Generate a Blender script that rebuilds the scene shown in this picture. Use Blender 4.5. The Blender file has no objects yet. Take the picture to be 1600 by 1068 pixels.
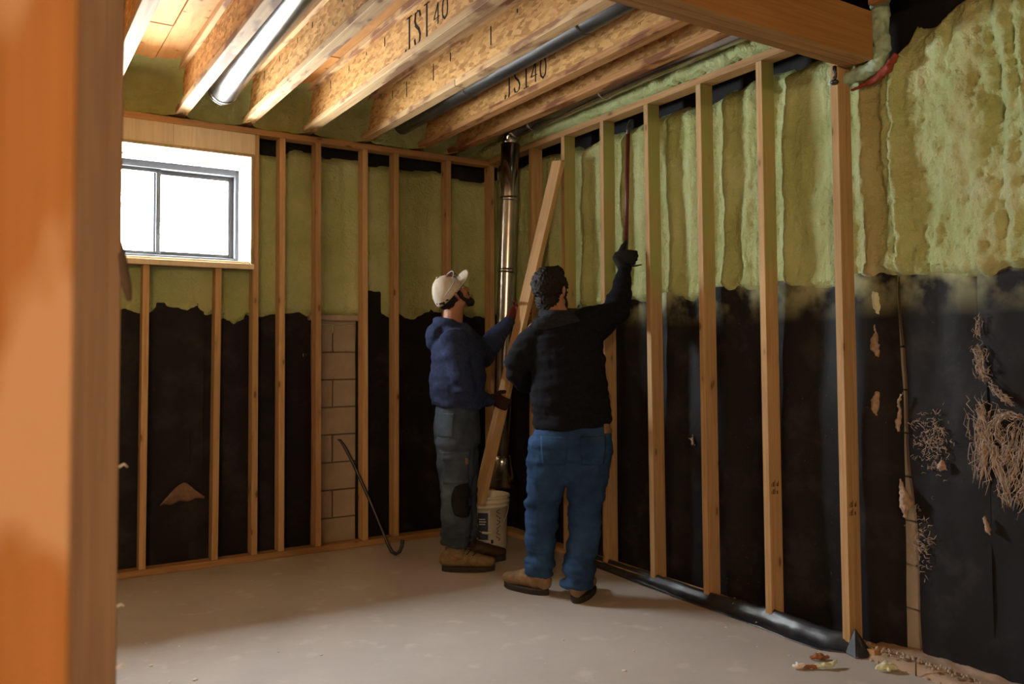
import bpy, bmesh, math, random
import numpy as np
from mathutils import Vector, Matrix, Quaternion
from mathutils.bvhtree import BVHTree

random.seed(7)
SC = bpy.context.scene
COL = SC.collection

# ------------------------------------------------------------------ camera
YAW, PIT, ROL = 0.563783, 0.0412137, -0.0061964
fw = Vector((math.sin(YAW)*math.cos(PIT), math.cos(YAW)*math.cos(PIT), math.sin(PIT)))
r0 = Vector((math.cos(YAW), -math.sin(YAW), 0)); u0 = r0.cross(fw)
rt = math.cos(ROL)*r0 + math.sin(ROL)*u0
up = -math.sin(ROL)*r0 + math.cos(ROL)*u0
cd = bpy.data.cameras.new('camera'); cam = bpy.data.objects.new('camera', cd); COL.objects.link(cam)
cam.matrix_world = Matrix(((rt.x, up.x, -fw.x, 0), (rt.y, up.y, -fw.y, 0), (rt.z, up.z, -fw.z, 1.3), (0, 0, 0, 1)))
cd.sensor_width = 36; cd.lens = 36*1303.125/1600; cd.shift_y = -33.3/1600
cd.clip_start = 0.05
cd.dof.use_dof = True; cd.dof.focus_distance = 4.4; cd.dof.aperture_fstop = 3.5
SC.camera = cam

# ------------------------------------------------------------------ world, lamps, exposure
w = bpy.data.worlds.new('overcast_sky'); SC.world = w; w.use_nodes = True
nt = w.node_tree; nt.nodes.clear()
out = nt.nodes.new('ShaderNodeOutputWorld'); bg = nt.nodes.new('ShaderNodeBackground')
tc = nt.nodes.new('ShaderNodeTexCoord'); sx = nt.nodes.new('ShaderNodeSeparateXYZ'); rp = nt.nodes.new('ShaderNodeValToRGB')
nt.links.new(tc.outputs['Generated'], sx.inputs[0])
mp = nt.nodes.new('ShaderNodeMapRange'); mp.inputs[1].default_value = -1; mp.inputs[2].default_value = 1
nt.links.new(sx.outputs['Z'], mp.inputs[0]); nt.links.new(mp.outputs[0], rp.inputs[0])
e = rp.color_ramp.elements
e[0].position = 0.47; e[0].color = (0.72, 0.74, 0.76, 1)      # pale snowy ground
e[1].position = 0.52; e[1].color = (0.55, 0.57, 0.60, 1)      # overcast sky: dim at the horizon, bright overhead
q_ = rp.color_ramp.elements.new(1.0); q_.color = (1.44, 1.47, 1.50, 1)
nt.links.new(rp.outputs[0], bg.inputs[0]); bg.inputs[1].default_value = 95.0
nt.links.new(bg.outputs[0], out.inputs[0])

pd = bpy.data.lights.new('window_daylight_portal', 'AREA'); pd.shape = 'RECTANGLE'; pd.size = 1.08; pd.size_y = 0.62
pd.cycles.is_portal = True
po = bpy.data.objects.new('window_daylight_portal', pd); COL.objects.link(po)
po.location = (0.92, 5.80, 2.22); po.rotation_euler = (-math.pi/2, 0, 0)

def lamp(name, loc, power, col, rad):
    l = bpy.data.lights.new(name, 'POINT'); l.energy = power; l.color = col; l.shadow_soft_size = rad
    o = bpy.data.objects.new(name, l); COL.objects.link(o); o.location = loc
lamp('bare_bulb', (-1.5, -2.0, 2.35), 105, (1.0, 0.72, 0.42), 0.10)

SC.view_settings.view_transform = 'Standard'; SC.view_settings.look = 'None'
SC.view_settings.exposure = 1.1; SC.view_settings.gamma = 1.0
SC.view_settings.use_curve_mapping = False
SC.cycles.max_bounces = 12; SC.cycles.diffuse_bounces = 7
SC.cycles.sample_clamp_indirect = 6

# ------------------------------------------------------------------ noise
def _h(ix, iy, iz, s):
    n = (ix.astype(np.int64)*374761393 + iy.astype(np.int64)*668265263 + iz.astype(np.int64)*2147483647 + s*974634773) & 0x7fffffff
    n = ((n ^ (n >> 13))*1274126177) & 0x7fffffff
    n = ((n ^ (n >> 16))*668265263) & 0x7fffffff
    return ((n ^ (n >> 15)) & 0xffff)/32767.5 - 1.0
def vn(x, y, z=0.0, s=0):
    x, y, z = np.broadcast_arrays(np.asarray(x, float), np.asarray(y, float), np.asarray(z, float))
    ix, iy, iz = np.floor(x), np.floor(y), np.floor(z); fx, fy, fz = x-ix, y-iy, z-iz
    sm = lambda t: t*t*t*(t*(t*6-15)+10)
    fx, fy, fz = sm(fx), sm(fy), sm(fz)
    r = 0
    for a in (0, 1):
        for b in (0, 1):
            for c in (0, 1):
                r = r + _h(ix+a, iy+b, iz+c, s)*(fx if a else 1-fx)*(fy if b else 1-fy)*(fz if c else 1-fz)
    return r
def fbm(x, y, z=0.0, o=3, s=0):
    r, a = 0, 1.0
    for k in range(o):
        r = r + a*vn(np.asarray(x)*2**k, np.asarray(y)*2**k, np.asarray(z)*2**k, s+k*17); a *= 0.5
    return r

# ------------------------------------------------------------------ materials
def mat(name):
    m = bpy.data.materials.new(name); m.use_nodes = True
    nt = m.node_tree
    return m, nt, nt.nodes['Principled BSDF']
def N(nt, t, **k):
    n = nt.nodes.new(t)
    for a, v in k.items():
        if a.startswith('i_'): n.inputs[int(a[2:])].default_value = v
        else: setattr(n, a, v)
    return n
def ramp(nt, src, stops):
    r = N(nt, 'ShaderNodeValToRGB'); el = r.color_ramp.elements
    while len(el) < len(stops): el.new(0.5)
    for q, (p, c) in zip(el, stops): q.position = p; q.color = (*c, 1) if len(c) == 3 else c
    nt.links.new(src, r.inputs[0]); return r
def coords(nt, scale=(1, 1, 1), kind='Object', rnd=True):
    t = N(nt, 'ShaderNodeTexCoord'); m = N(nt, 'ShaderNodeMapping'); m.inputs['Scale'].default_value = scale
    nt.links.new(t.outputs[kind], m.inputs[0])
    if rnd:
        oi = N(nt, 'ShaderNodeObjectInfo'); mu = N(nt, 'ShaderNodeMath', operation='MULTIPLY'); mu.inputs[1].default_value = 37.0
        nt.links.new(oi.outputs['Random'], mu.inputs[0]); cb = N(nt, 'ShaderNodeCombineXYZ')
        for i in range(3): nt.links.new(mu.outputs[0], cb.inputs[i])
        nt.links.new(cb.outputs[0], m.inputs['Location'])
    return m.outputs[0]
def noise(nt, co, scale, detail=3, rough=0.5, dist=0.0):
    n = N(nt, 'ShaderNodeTexNoise'); n.inputs['Scale'].default_value = scale; n.inputs['Detail'].default_value = detail
    n.inputs['Roughness'].default_value = rough; n.inputs['Distortion'].default_value = dist
    nt.links.new(co, n.inputs['Vector']); return n.outputs['Fac']
def mix(nt, a, b, fac, mode='MIX'):
    m = N(nt, 'ShaderNodeMix', data_type='RGBA', blend_type=mode)
    for sock, v in ((m.inputs[6], a), (m.inputs[7], b), (m.inputs[0], fac)):
        if hasattr(v, 'is_linked'): nt.links.new(v, sock)
        elif isinstance(v, tuple): sock.default_value = (*v, 1)
        else: sock.default_value = v
    return m.outputs[2]
def bump(nt, bs, h, strength=0.3, dist=0.01):
    b = N(nt, 'ShaderNodeBump'); b.inputs['Strength'].default_value = strength; b.inputs['Distance'].default_value = dist
    nt.links.new(h, b.inputs['Height']); nt.links.new(b.outputs[0], bs.inputs['Normal'])
def setc(nt, bs, c, rough=0.7, spec=0.3):
    if hasattr(c, 'is_linked'): nt.links.new(c, bs.inputs['Base Color'])
    else: bs.inputs['Base Color'].default_value = (*c, 1)
    bs.inputs['Roughness'].default_value = rough; bs.inputs['Specular IOR Level'].default_value = spec

def wood(name, light, dark, knot=(0.10, 0.045, 0.015), knots=True, smear=None, grain=(55, 55, 2.2)):
    m, nt, bs = mat(name)
    co = coords(nt, grain)
    g = noise(nt, co, 1.0, 4, 0.55, 0.6)
    c = ramp(nt, g, [(0.30, dark), (0.62, light)]).outputs[0]
    co2 = coords(nt, (6, 6, 1.4))
    c = mix(nt, c, tuple(x*0.72 for x in light), ramp(nt, noise(nt, co2, 1.0, 2), [(0.45, (0, 0, 0)), (0.75, (0.7, 0.7, 0.7))]).outputs[0])
    if knots:
        v = N(nt, 'ShaderNodeTexVoronoi'); v.inputs['Scale'].default_value = 1.0
        nt.links.new(coords(nt, (11, 11, 4.5)), v.inputs['Vector'])
        k = ramp(nt, v.outputs['Distance'], [(0.07, (1, 1, 1)), (0.13, (0, 0, 0))]).outputs[0]
        c = mix(nt, c, knot, k)
        k2 = ramp(nt, v.outputs['Distance'], [(0.10, (0.45, 0.45, 0.45)), (0.30, (0, 0, 0))]).outputs[0]
        c = mix(nt, c, tuple(x*0.8 for x in dark), k2)
    if smear:
        c = mix(nt, c, smear, ramp(nt, noise(nt, coords(nt, (9, 9, 3)), 1.0, 3), [(0.53, (0, 0, 0)), (0.60, (0.8, 0.8, 0.8))]).outputs[0])
    oi = N(nt, 'ShaderNodeObjectInfo'); hs = N(nt, 'ShaderNodeHueSaturation')
    mr = N(nt, 'ShaderNodeMapRange'); mr.inputs[3].default_value = 0.84; mr.inputs[4].default_value = 1.12
    nt.links.new(oi.outputs['Random'], mr.inputs[0]); nt.links.new(mr.outputs[0], hs.inputs['Value']); nt.links.new(c, hs.inputs['Color'])
    setc(nt, bs, hs.outputs[0], 0.75, 0.25); bump(nt, bs, g, 0.25, 0.002)
    return m
M = {}
M['stud'] = wood('pine_stud', (0.57, 0.385, 0.195), (0.43, 0.25, 0.105))
def olive_green(src):  # olive green mixed into the upper faces that point along -Y
    m = src.copy(); m.name = 'pine_stud_olive'; nt = m.node_tree; bs = nt.nodes['Principled BSDF']
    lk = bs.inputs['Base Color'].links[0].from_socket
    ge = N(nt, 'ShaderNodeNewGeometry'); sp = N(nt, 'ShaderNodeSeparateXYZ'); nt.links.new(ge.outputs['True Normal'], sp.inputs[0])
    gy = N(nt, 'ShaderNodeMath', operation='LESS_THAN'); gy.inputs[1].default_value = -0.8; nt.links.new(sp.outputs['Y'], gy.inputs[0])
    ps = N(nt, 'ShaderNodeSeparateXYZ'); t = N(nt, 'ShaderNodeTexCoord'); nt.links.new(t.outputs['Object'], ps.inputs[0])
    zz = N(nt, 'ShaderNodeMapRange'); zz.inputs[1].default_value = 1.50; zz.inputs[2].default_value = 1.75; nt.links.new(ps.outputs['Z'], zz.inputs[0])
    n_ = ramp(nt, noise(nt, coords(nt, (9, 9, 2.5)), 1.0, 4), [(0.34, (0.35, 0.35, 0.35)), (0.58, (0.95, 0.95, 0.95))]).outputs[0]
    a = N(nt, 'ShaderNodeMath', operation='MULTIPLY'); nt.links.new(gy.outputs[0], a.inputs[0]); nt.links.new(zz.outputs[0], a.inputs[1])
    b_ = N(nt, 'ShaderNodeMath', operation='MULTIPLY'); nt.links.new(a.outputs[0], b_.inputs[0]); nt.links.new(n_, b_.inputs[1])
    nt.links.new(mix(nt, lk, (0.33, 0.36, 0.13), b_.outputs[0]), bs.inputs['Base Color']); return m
M['stud_olive'] = olive_green(M['stud'])
M['plate'] = wood('pine_plate', (0.49, 0.30, 0.14), (0.36, 0.195, 0.08))
M['flange'] = wood('joist_flange', (0.64, 0.43, 0.22), (0.46, 0.27, 0.115), smear=(0.20, 0.075, 0.03))
M['flange_red'] = wood('red_stained_flange', (0.52, 0.27, 0.10), (0.33, 0.13, 0.04), smear=(0.15, 0.04, 0.015))
M['ply'] = wood('plywood', (0.66, 0.33, 0.11), (0.52, 0.23, 0.065), grain=(30, 4, 30))
M['beam'] = wood('engineered_beam', (0.42, 0.22, 0.075), (0.32, 0.15, 0.045), knots=False)
M['pale_board'] = wood('pale_board', (0.74, 0.65, 0.47), (0.66, 0.56, 0.39), knots=False)
M['buck'] = wood('window_buck', (0.42, 0.32, 0.20), (0.30, 0.21, 0.12), knots=False, smear=(0.22, 0.22, 0.10))
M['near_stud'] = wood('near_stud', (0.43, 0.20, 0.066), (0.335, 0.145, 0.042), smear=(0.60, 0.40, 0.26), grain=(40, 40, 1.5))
M['near_dark'] = wood('near_grey_stud', (0.25, 0.175, 0.12), (0.18, 0.12, 0.078), grain=(40, 40, 1.5))  # darker, greyer brown than the front post

def osb():
    m, nt, bs = mat('osb_web')
    c = None
    v = N(nt, 'ShaderNodeTexVoronoi', distance='MANHATTAN'); v.inputs['Scale'].default_value = 1.0
    mpn = coords(nt, (60, 60, 21)); mp2 = N(nt, 'ShaderNodeMapping'); mp2.inputs['Rotation'].default_value = (0.5, 0.3, 0.2)
    nt.links.new(mpn, mp2.inputs[0]); nz = N(nt, 'ShaderNodeTexNoise'); nz.inputs['Scale'].default_value = 0.7
    nt.links.new(mp2.outputs[0], nz.inputs['Vector'])
    ad = N(nt, 'ShaderNodeVectorMath', operation='ADD'); nt.links.new(mp2.outputs[0], ad.inputs[0]); nt.links.new(nz.outputs['Color'], ad.inputs[1])
    nt.links.new(ad.outputs[0], v.inputs['Vector'])
    sp = N(nt, 'ShaderNodeSeparateColor'); nt.links.new(v.outputs['Color'], sp.inputs[0])
    c = ramp(nt, sp.outputs[0], [(0.0, (0.32, 0.155, 0.045)), (0.35, (0.52, 0.275, 0.085)), (0.75, (0.65, 0.38, 0.14)), (1.0, (0.46, 0.23, 0.075))]).outputs[0]
    f = noise(nt, coords(nt, (30, 30, 8)), 1.0, 5, 0.7, 1.5)
    c = mix(nt, c, (0.22, 0.10, 0.035), ramp(nt, f, [(0.56, (0, 0, 0)), (0.70, (0.75, 0.75, 0.75))]).outputs[0])
    setc(nt, bs, c, 0.8, 0.2); bump(nt, bs, sp.outputs[0], 0.3, 0.003)
    return m
M['osb'] = osb()

def foam(name, stain=False):
    m, nt, bs = mat(name)
    co = coords(nt, (1, 1, 1), rnd=False)
    n1 = noise(nt, co, 3.2, 4, 0.6)
    c = ramp(nt, n1, [(0.32, (0.43, 0.50, 0.205)), (0.52, (0.515, 0.585, 0.27)), (0.72, (0.60, 0.655, 0.36))]).outputs[0]
    if stain:
        s = N(nt, 'ShaderNodeSeparateXYZ'); t = N(nt, 'ShaderNodeTexCoord'); nt.links.new(t.outputs['Object'], s.inputs[0])
        a = N(nt, 'ShaderNodeMapRange'); a.inputs[1].default_value = 2.36; a.inputs[2].default_value = 2.30; nt.links.new(s.outputs['Y'], a.inputs[0])
        n2 = noise(nt, coords(nt, (1, 5, 1.3), rnd=False), 1.6, 3)
        mm = N(nt, 'ShaderNodeMath', operation='MULTIPLY'); nt.links.new(a.outputs[0], mm.inputs[0])
        nt.links.new(ramp(nt, n2, [(0.48, (0, 0, 0)), (0.70, (0.32, 0.32, 0.32))]).outputs[0], mm.inputs[1])
        c = mix(nt, c, (0.47, 0.33, 0.15), mm.outputs[0])
        b1 = N(nt, 'ShaderNodeMapRange', interpolation_type='SMOOTHSTEP'); b1.inputs[1].default_value = 2.20; b1.inputs[2].default_value = 2.24; nt.links.new(s.outputs['Y'], b1.inputs[0])
        b2 = N(nt, 'ShaderNodeMath', operation='MULTIPLY'); nt.links.new(a.outputs[0], b2.inputs[0]); nt.links.new(b1.outputs[0], b2.inputs[1])
        b3 = N(nt, 'ShaderNodeMath', operation='MULTIPLY'); b3.inputs[1].default_value = 0.38; nt.links.new(b2.outputs[0], b3.inputs[0])
        c = mix(nt, c, (0.47, 0.36, 0.18), b3.outputs[0])        # bare tan strip beside the last stud
    h1 = noise(nt, co, 48, 5, 0.65)
    setc(nt, bs, c, 0.6, 0.35); bump(nt, bs, h1, 1.0, 0.018)
    return m
M['foam'] = foam('spray_foam'); M['foam_r'] = foam('spray_foam_stained', True)

def membrane(name, dusty):
    m, nt, bs = mat(name)
    co = coords(nt, (1, 1, 1), rnd=False)
    c = (0.012, 0.0115, 0.013)
    d = noise(nt, co, 5, 5, 0.65)
    c = mix(nt, c, (0.034, 0.031, 0.030), ramp(nt, d, [(0.5, (0, 0, 0)), (0.75, (1, 1, 1))]).outputs[0])
    f = noise(nt, co, 60, 4, 0.7)
    sp = ramp(nt, f, [(0.66, (0, 0, 0)), (0.72, (1, 1, 1))]).outputs[0]
    g = ramp(nt, noise(nt, co, 2.6, 2), [(0.48, (0, 0, 0)), (0.62, (dusty, dusty, dusty))]).outputs[0]
    c = mix(nt, c, (0.20, 0.15, 0.11), mix(nt, (0, 0, 0), sp, g))
    s = N(nt, 'ShaderNodeSeparateXYZ'); t = N(nt, 'ShaderNodeTexCoord'); nt.links.new(t.outputs['Object'], s.inputs[0])
    mr = N(nt, 'ShaderNodeMapRange'); mr.inputs[1].default_value = 1.45; mr.inputs[2].default_value = 1.66; nt.links.new(s.outputs['Z'], mr.inputs[0])
    ov = N(nt, 'ShaderNodeMath', operation='MULTIPLY'); nt.links.new(mr.outputs[0], ov.inputs[0])
    nt.links.new(ramp(nt, noise(nt, co, 6, 4), [(0.42, (0, 0, 0)), (0.62, (1, 1, 1))]).outputs[0], ov.inputs[1])
    if dusty > 0.5: c = mix(nt, c, (0.40, 0.42, 0.24), ov.outputs[0])       # oversprayed foam along the upper edge
    setc(nt, bs, c, 0.62, 0.18); bump(nt, bs, noise(nt, co, 25, 3), 0.25, 0.004)
    return m
M['membrane'] = membrane('black_membrane', 0.25); M['membrane_r'] = membrane('dusty_black_membrane', 1.0)

def concrete(name, a, b, sc=1.0):
    m, nt, bs = mat(name)
    co = coords(nt, (1, 1, 1), rnd=False)
    n1 = noise(nt, co, 1.4*sc, 5, 0.62)
    c = ramp(nt, n1, [(0.3, a), (0.7, b)]).outputs[0]
    n2 = noise(nt, co, 90, 3, 0.7)
    c = mix(nt, c, tuple(x*0.55 for x in a), ramp(nt, n2, [(0.64, (0, 0, 0)), (0.74, (0.5, 0.5, 0.5))]).outputs[0])
    n3 = noise(nt, co, 7, 4)
    c = mix(nt, c, tuple(min(1, x*1.25) for x in b), ramp(nt, n3, [(0.6, (0, 0, 0)), (0.7, (0.5, 0.5, 0.5))]).outputs[0])
    setc(nt, bs, c, 0.72, 0.3); bump(nt, bs, n2, 0.15, 0.002)
    return m
M['floor'] = concrete('concrete_floor', (0.42, 0.385, 0.35), (0.50, 0.465, 0.425))
M['block'] = concrete('concrete_block', (0.33, 0.27, 0.20), (0.42, 0.345, 0.265), 4)
M['block_pale'] = concrete('pale_block', (0.50, 0.455, 0.40), (0.58, 0.53, 0.47), 4)
M['dirt'] = concrete('tan_dust', (0.34, 0.24, 0.16), (0.44, 0.33, 0.24), 5)
M['mortar'] = concrete('mortar', (0.24, 0.19, 0.14), (0.29, 0.235, 0.18), 4)
M['shell'] = concrete('dim_wall', (0.40, 0.33, 0.24), (0.46, 0.38, 0.28))

def metal(name, c, rough, scale=8):
    m, nt, bs = mat(name)
    n = noise(nt, coords(nt, (1, 1, 1)), scale, 4, 0.6)
    cc = ramp(nt, n, [(0.3, tuple(x*0.7 for x in c)), (0.7, c)]).outputs[0]
    nt.links.new(cc, bs.inputs['Base Color']); bs.inputs['Metallic'].default_value = 1.0
    r = N(nt, 'ShaderNodeMapRange'); r.inputs[3].default_value = rough*0.8; r.inputs[4].default_value = rough*1.25
    nt.links.new(n, r.inputs[0]); nt.links.new(r.outputs[0], bs.inputs['Roughness'])
    return m
M['galv'] = metal('galvanised_steel', (0.50, 0.50, 0.49), 0.22)
M['dullmetal'] = metal('dull_duct_metal', (0.22, 0.22, 0.22), 0.42)
M['steel'] = metal('dark_steel', (0.10, 0.10, 0.11), 0.45, 20)

def plain(name, c, rough=0.6, spec=0.3, nscale=40, var=0.2, b=0.15, metallic=0.0):
    m, nt, bs = mat(name)
    n = noise(nt, coords(nt, (1, 1, 1)), nscale, 4, 0.6)
    cc = ramp(nt, n, [(0.3, tuple(x*(1-var) for x in c)), (0.7, tuple(min(1, x*(1+var)) for x in c))]).outputs[0]
    setc(nt, bs, cc, rough, spec); bs.inputs['Metallic'].default_value = metallic
    if b: bump(nt, bs, n, b, 0.004)
    return m
M['darkframe'] = plain('window_frame_dark', (0.035, 0.037, 0.045), 0.6, 0.15, 30, 0.1, 0)
M['white_pvc'] = plain('white_jamb', (0.72, 0.70, 0.66), 0.5, 0.4, 12, 0.06, 0.05)
M['ink'] = plain('black_ink', (0.02, 0.016, 0.012), 0.8, 0.1, 20, 0.1, 0)
M['inkbrown'] = plain('faded_ink', (0.10, 0.055, 0.02), 0.8, 0.1, 20, 0.1, 0)
M['navy'] = plain('navy_fleece', (0.025, 0.035, 0.080), 0.95, 0.1, 60, 0.25, 0.25)
M['blackcloth'] = plain('black_fleece', (0.0085, 0.0088, 0.012), 0.95, 0.1, 60, 0.3, 0.25)
M['collar'] = plain('charcoal_collar', (0.020, 0.021, 0.027), 0.95, 0.1, 60, 0.3, 0.25)
def denim(name, a, b, c0=None):
    m, nt, bs = mat(name)
    n = noise(nt, coords(nt, (1, 1, 1), rnd=False), 4.5, 4, 0.6)
    c = ramp(nt, n, [(0.36, a), (0.64, b)]).outputs[0]
    f = noise(nt, coords(nt, (220, 220, 900), rnd=False), 1, 2)
    c = mix(nt, c, tuple(x*0.7 for x in a), ramp(nt, f, [(0.4, (0.5, 0.5, 0.5)), (0.6, (0, 0, 0))]).outputs[0])
    setc(nt, bs, c, 0.9, 0.15); bump(nt, bs, f, 0.2, 0.002); return m
M['denim'] = denim('blue_denim', (0.013, 0.036, 0.092), (0.034, 0.085, 0.195))
M['denim2'] = denim('grey_blue_denim', (0.035, 0.050, 0.070), (0.095, 0.130, 0.170))
M['kneepad'] = plain('black_knee_patch', (0.010, 0.010, 0.011), 0.8, 0.2)
M['leather'] = plain('tan_leather', (0.23, 0.15, 0.080), 0.75, 0.3, 25, 0.25)
M['suede'] = plain('olive_suede', (0.20, 0.15, 0.075), 0.85, 0.2, 25, 0.25)
M['darkleather'] = plain('dark_brown_leather', (0.045, 0.024, 0.016), 0.6, 0.35, 25, 0.25)
M['sole'] = plain('rubber_sole', (0.035, 0.030, 0.026), 0.8, 0.25)
M['skin'] = plain('skin', (0.36, 0.17, 0.105), 0.55, 0.35, 30, 0.12, 0.1)
M['hair'] = plain('dark_hair', (0.012, 0.009, 0.007), 0.75, 0.25, 120, 0.4, 0.6)
M['cap'] = plain('off_white_cap', (0.56, 0.51, 0.42), 0.9, 0.15, 50, 0.08, 0.15)
M['cappatch'] = plain('red_cap_front', (0.25, 0.09, 0.07), 0.9, 0.15, 50, 0.2, 0.15)
M['redglove'] = plain('dark_red_glove', (0.095, 0.018, 0.016), 0.8, 0.25)
M['darkglove'] = plain('worn_dark_glove', (0.035, 0.014, 0.012), 0.8, 0.25)
M['blackglove'] = plain('black_glove', (0.010, 0.010, 0.011), 0.8, 0.25)
M['barred'] = plain('red_bar_paint', (0.10, 0.014, 0.012), 0.45, 0.5)
M['bucket'] = plain('white_plastic', (0.62, 0.585, 0.50), 0.5, 0.4, 14, 0.08, 0.03)
M['bluelabel'] = plain('blue_label', (0.020, 0.035, 0.075), 0.5, 0.4, 14, 0.15, 0)
M['labelwhite'] = plain('pale_print', (0.45, 0.47, 0.50), 0.5, 0.4, 14, 0.1, 0)
M['scrap'] = plain('tan_fibre', (0.36, 0.265, 0.195), 0.95, 0.1, 45, 0.35, 0.5)
M['fibre'] = plain('pale_fibre', (0.44, 0.355, 0.295), 0.95, 0.1, 45, 0.3, 0.2)
M['paper'] = plain('kraft_paper', (0.20, 0.13, 0.085), 0.9, 0.1, 30, 0.2, 0.2)
M['foamscrap'] = plain('pale_foam_scrap', (0.62, 0.68, 0.47), 0.8, 0.2, 40, 0.1, 0.3)
M['crumb'] = plain('white_crumb', (0.74, 0.72, 0.66), 0.8, 0.2, 80, 0.1, 0.3)
M['brownscrap'] = plain('brown_scrap', (0.30, 0.13, 0.06), 0.85, 0.2, 40, 0.3, 0.3)
M['plastic'] = plain('black_plastic_film', (0.022, 0.026, 0.034), 0.35, 0.5, 12, 0.3, 0.3)
M['greenpipe'] = plain('overspray_pipe', (0.33, 0.46, 0.34), 0.7, 0.3, 25, 0.25, 0.5)
M['redpaint'] = plain('red_sealant', (0.26, 0.050, 0.028), 0.7, 0.3, 25, 0.25, 0.4)
M['nailm'] = plain('rusty_nail', (0.10, 0.06, 0.04), 0.6, 0.4)
M['flap'] = plain('torn_dark_cloth', (0.10, 0.075, 0.06), 0.9, 0.1, 30, 0.2, 0.2)
def glass():
    m, nt, bs = mat('window_glass'); nt.nodes.remove(bs)
    o = nt.nodes['Material Output']; t = N(nt, 'ShaderNodeBsdfTransparent'); g = N(nt, 'ShaderNodeBsdfGlossy'); g.inputs['Roughness'].default_value = 0.02
    t.inputs[0].default_value = (0.95, 0.97, 0.97, 1)
    x = N(nt, 'ShaderNodeMixShader'); x.inputs[0].default_value = 0.06
    nt.links.new(t.outputs[0], x.inputs[1]); nt.links.new(g.outputs[0], x.inputs[2]); nt.links.new(x.outputs[0], o.inputs[0]); return m
M['glass'] = glass()
def clear():
    m, nt, bs = mat('clear_lens'); nt.nodes.remove(bs)
    o = nt.nodes['Material Output']; t = N(nt, 'ShaderNodeBsdfTransparent'); g = N(nt, 'ShaderNodeBsdfGlossy'); g.inputs['Roughness'].default_value = 0.12
    x = N(nt, 'ShaderNodeMixShader'); x.inputs[0].default_value = 0.35
    nt.links.new(t.outputs[0], x.inputs[1]); nt.links.new(g.outputs[0], x.inputs[2]); nt.links.new(x.outputs[0], o.inputs[0]); return m
M['clear'] = clear()

# ------------------------------------------------------------------ object helpers
def tag(o, label=None, cat=None, group=None, kind=None):
    if label: o['label'] = label
    if cat: o['category'] = cat
    if group: o['group'] = group
    if kind: o['kind'] = kind
    return o
WM = {}
def put(o, parent=None, mw=None):
    COL.objects.link(o); mw = mw or Matrix.Identity(4); WM[o] = mw
    if parent:
        o.parent = parent; o.matrix_basis = WM[parent].inverted() @ mw
    else: o.matrix_basis = mw
    return o
def root(name, loc=(0, 0, 0), **k):
    o = bpy.data.objects.new(name, None); o.empty_display_size = 0.1
    put(o, None, Matrix.Translation(loc)); return tag(o, **k)
def new(name, me, m, parent=None, mw=None, smooth=False, **k):
    if m is not None and not me.materials: me.materials.append(m)
    if smooth:
        for p in me.polygons: p.use_smooth = True
    o = bpy.data.objects.new(name, me); put(o, parent, mw); return tag(o, **k)
def box_me(w, d, l, bev=0.002, z0=0.0):
    """box centred in x, y; z from z0 to z0 + l; chamfered"""
    bm = bmesh.new(); bmesh.ops.create_cube(bm, size=1)
    for v in bm.verts: v.co = Vector((v.co.x*w, v.co.y*d, (v.co.z+0.5)*l + z0))
    if bev: bmesh.ops.bevel(bm, geom=bm.edges[:], offset=bev, segments=1, affect='EDGES', profile=0.5)
    me = bpy.data.meshes.new('m'); bm.to_mesh(me); bm.free(); return me
def stick(name, p0, p1, w, d, wdir, m, parent=None, bev=0.002, **k):
    """timber from p0 to p1 (axis), w along wdir, d across"""
    p0, p1 = Vector(p0), Vector(p1); z = (p1-p0); L = z.length; z.normalize()
    x = Vector(wdir); x = (x - z*x.dot(z)).normalized(); y = z.cross(x)
    mw = Matrix(((x.x, y.x, z.x, p0.x), (x.y, y.y, z.y, p0.y), (x.z, y.z, z.z, p0.z), (0, 0, 0, 1)))
    return new(name, box_me(w, d, L, bev), m, parent, mw, **k)
def abox(name, lo, hi, m, parent=None, bev=0.002, **k):
    lo, hi = Vector(lo), Vector(hi); c = (lo+hi)/2
    return new(name, box_me(hi.x-lo.x, hi.y-lo.y, hi.z-lo.z, bev, -(hi.z-lo.z)/2), m, parent, Matrix.Translation(c), **k)
def grid_me(P, flip=False, keep=None):
    n, m, _ = P.shape
    i = np.arange(n*m).reshape(n, m)
    q = np.stack([i[:-1, :-1], i[1:, :-1], i[1:, 1:], i[:-1, 1:]], -1)
    if flip: q = q[..., ::-1]
    q = q[keep] if keep is not None else q.reshape(-1, 4)
    me = bpy.data.meshes.new('m'); me.from_pydata([], [], []);
    me.vertices.add(n*m); me.vertices.foreach_set('co', P.reshape(-1).astype(np.float32))
    me.loops.add(len(q)*4); me.loops.foreach_set('vertex_index', np.ascontiguousarray(q).reshape(-1).astype(np.int32))
    me.polygons.add(len(q)); me.polygons.foreach_set('loop_start', np.arange(0, len(q)*4, 4, dtype=np.int32))
    me.update(calc_edges=True); me.validate(); return me
def solidify(o, t, off=-1):
    md = o.modifiers.new('s', 'SOLIDIFY'); md.thickness = t; md.offset = off; return o
def frames(pts):
    pts = [Vector(p) for p in pts]; T = []
    for i in range(len(pts)):
        a = pts[max(0, i-1)]; b = pts[min(len(pts)-1, i+1)]; T.append((b-a).normalized())
    return pts, T
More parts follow.
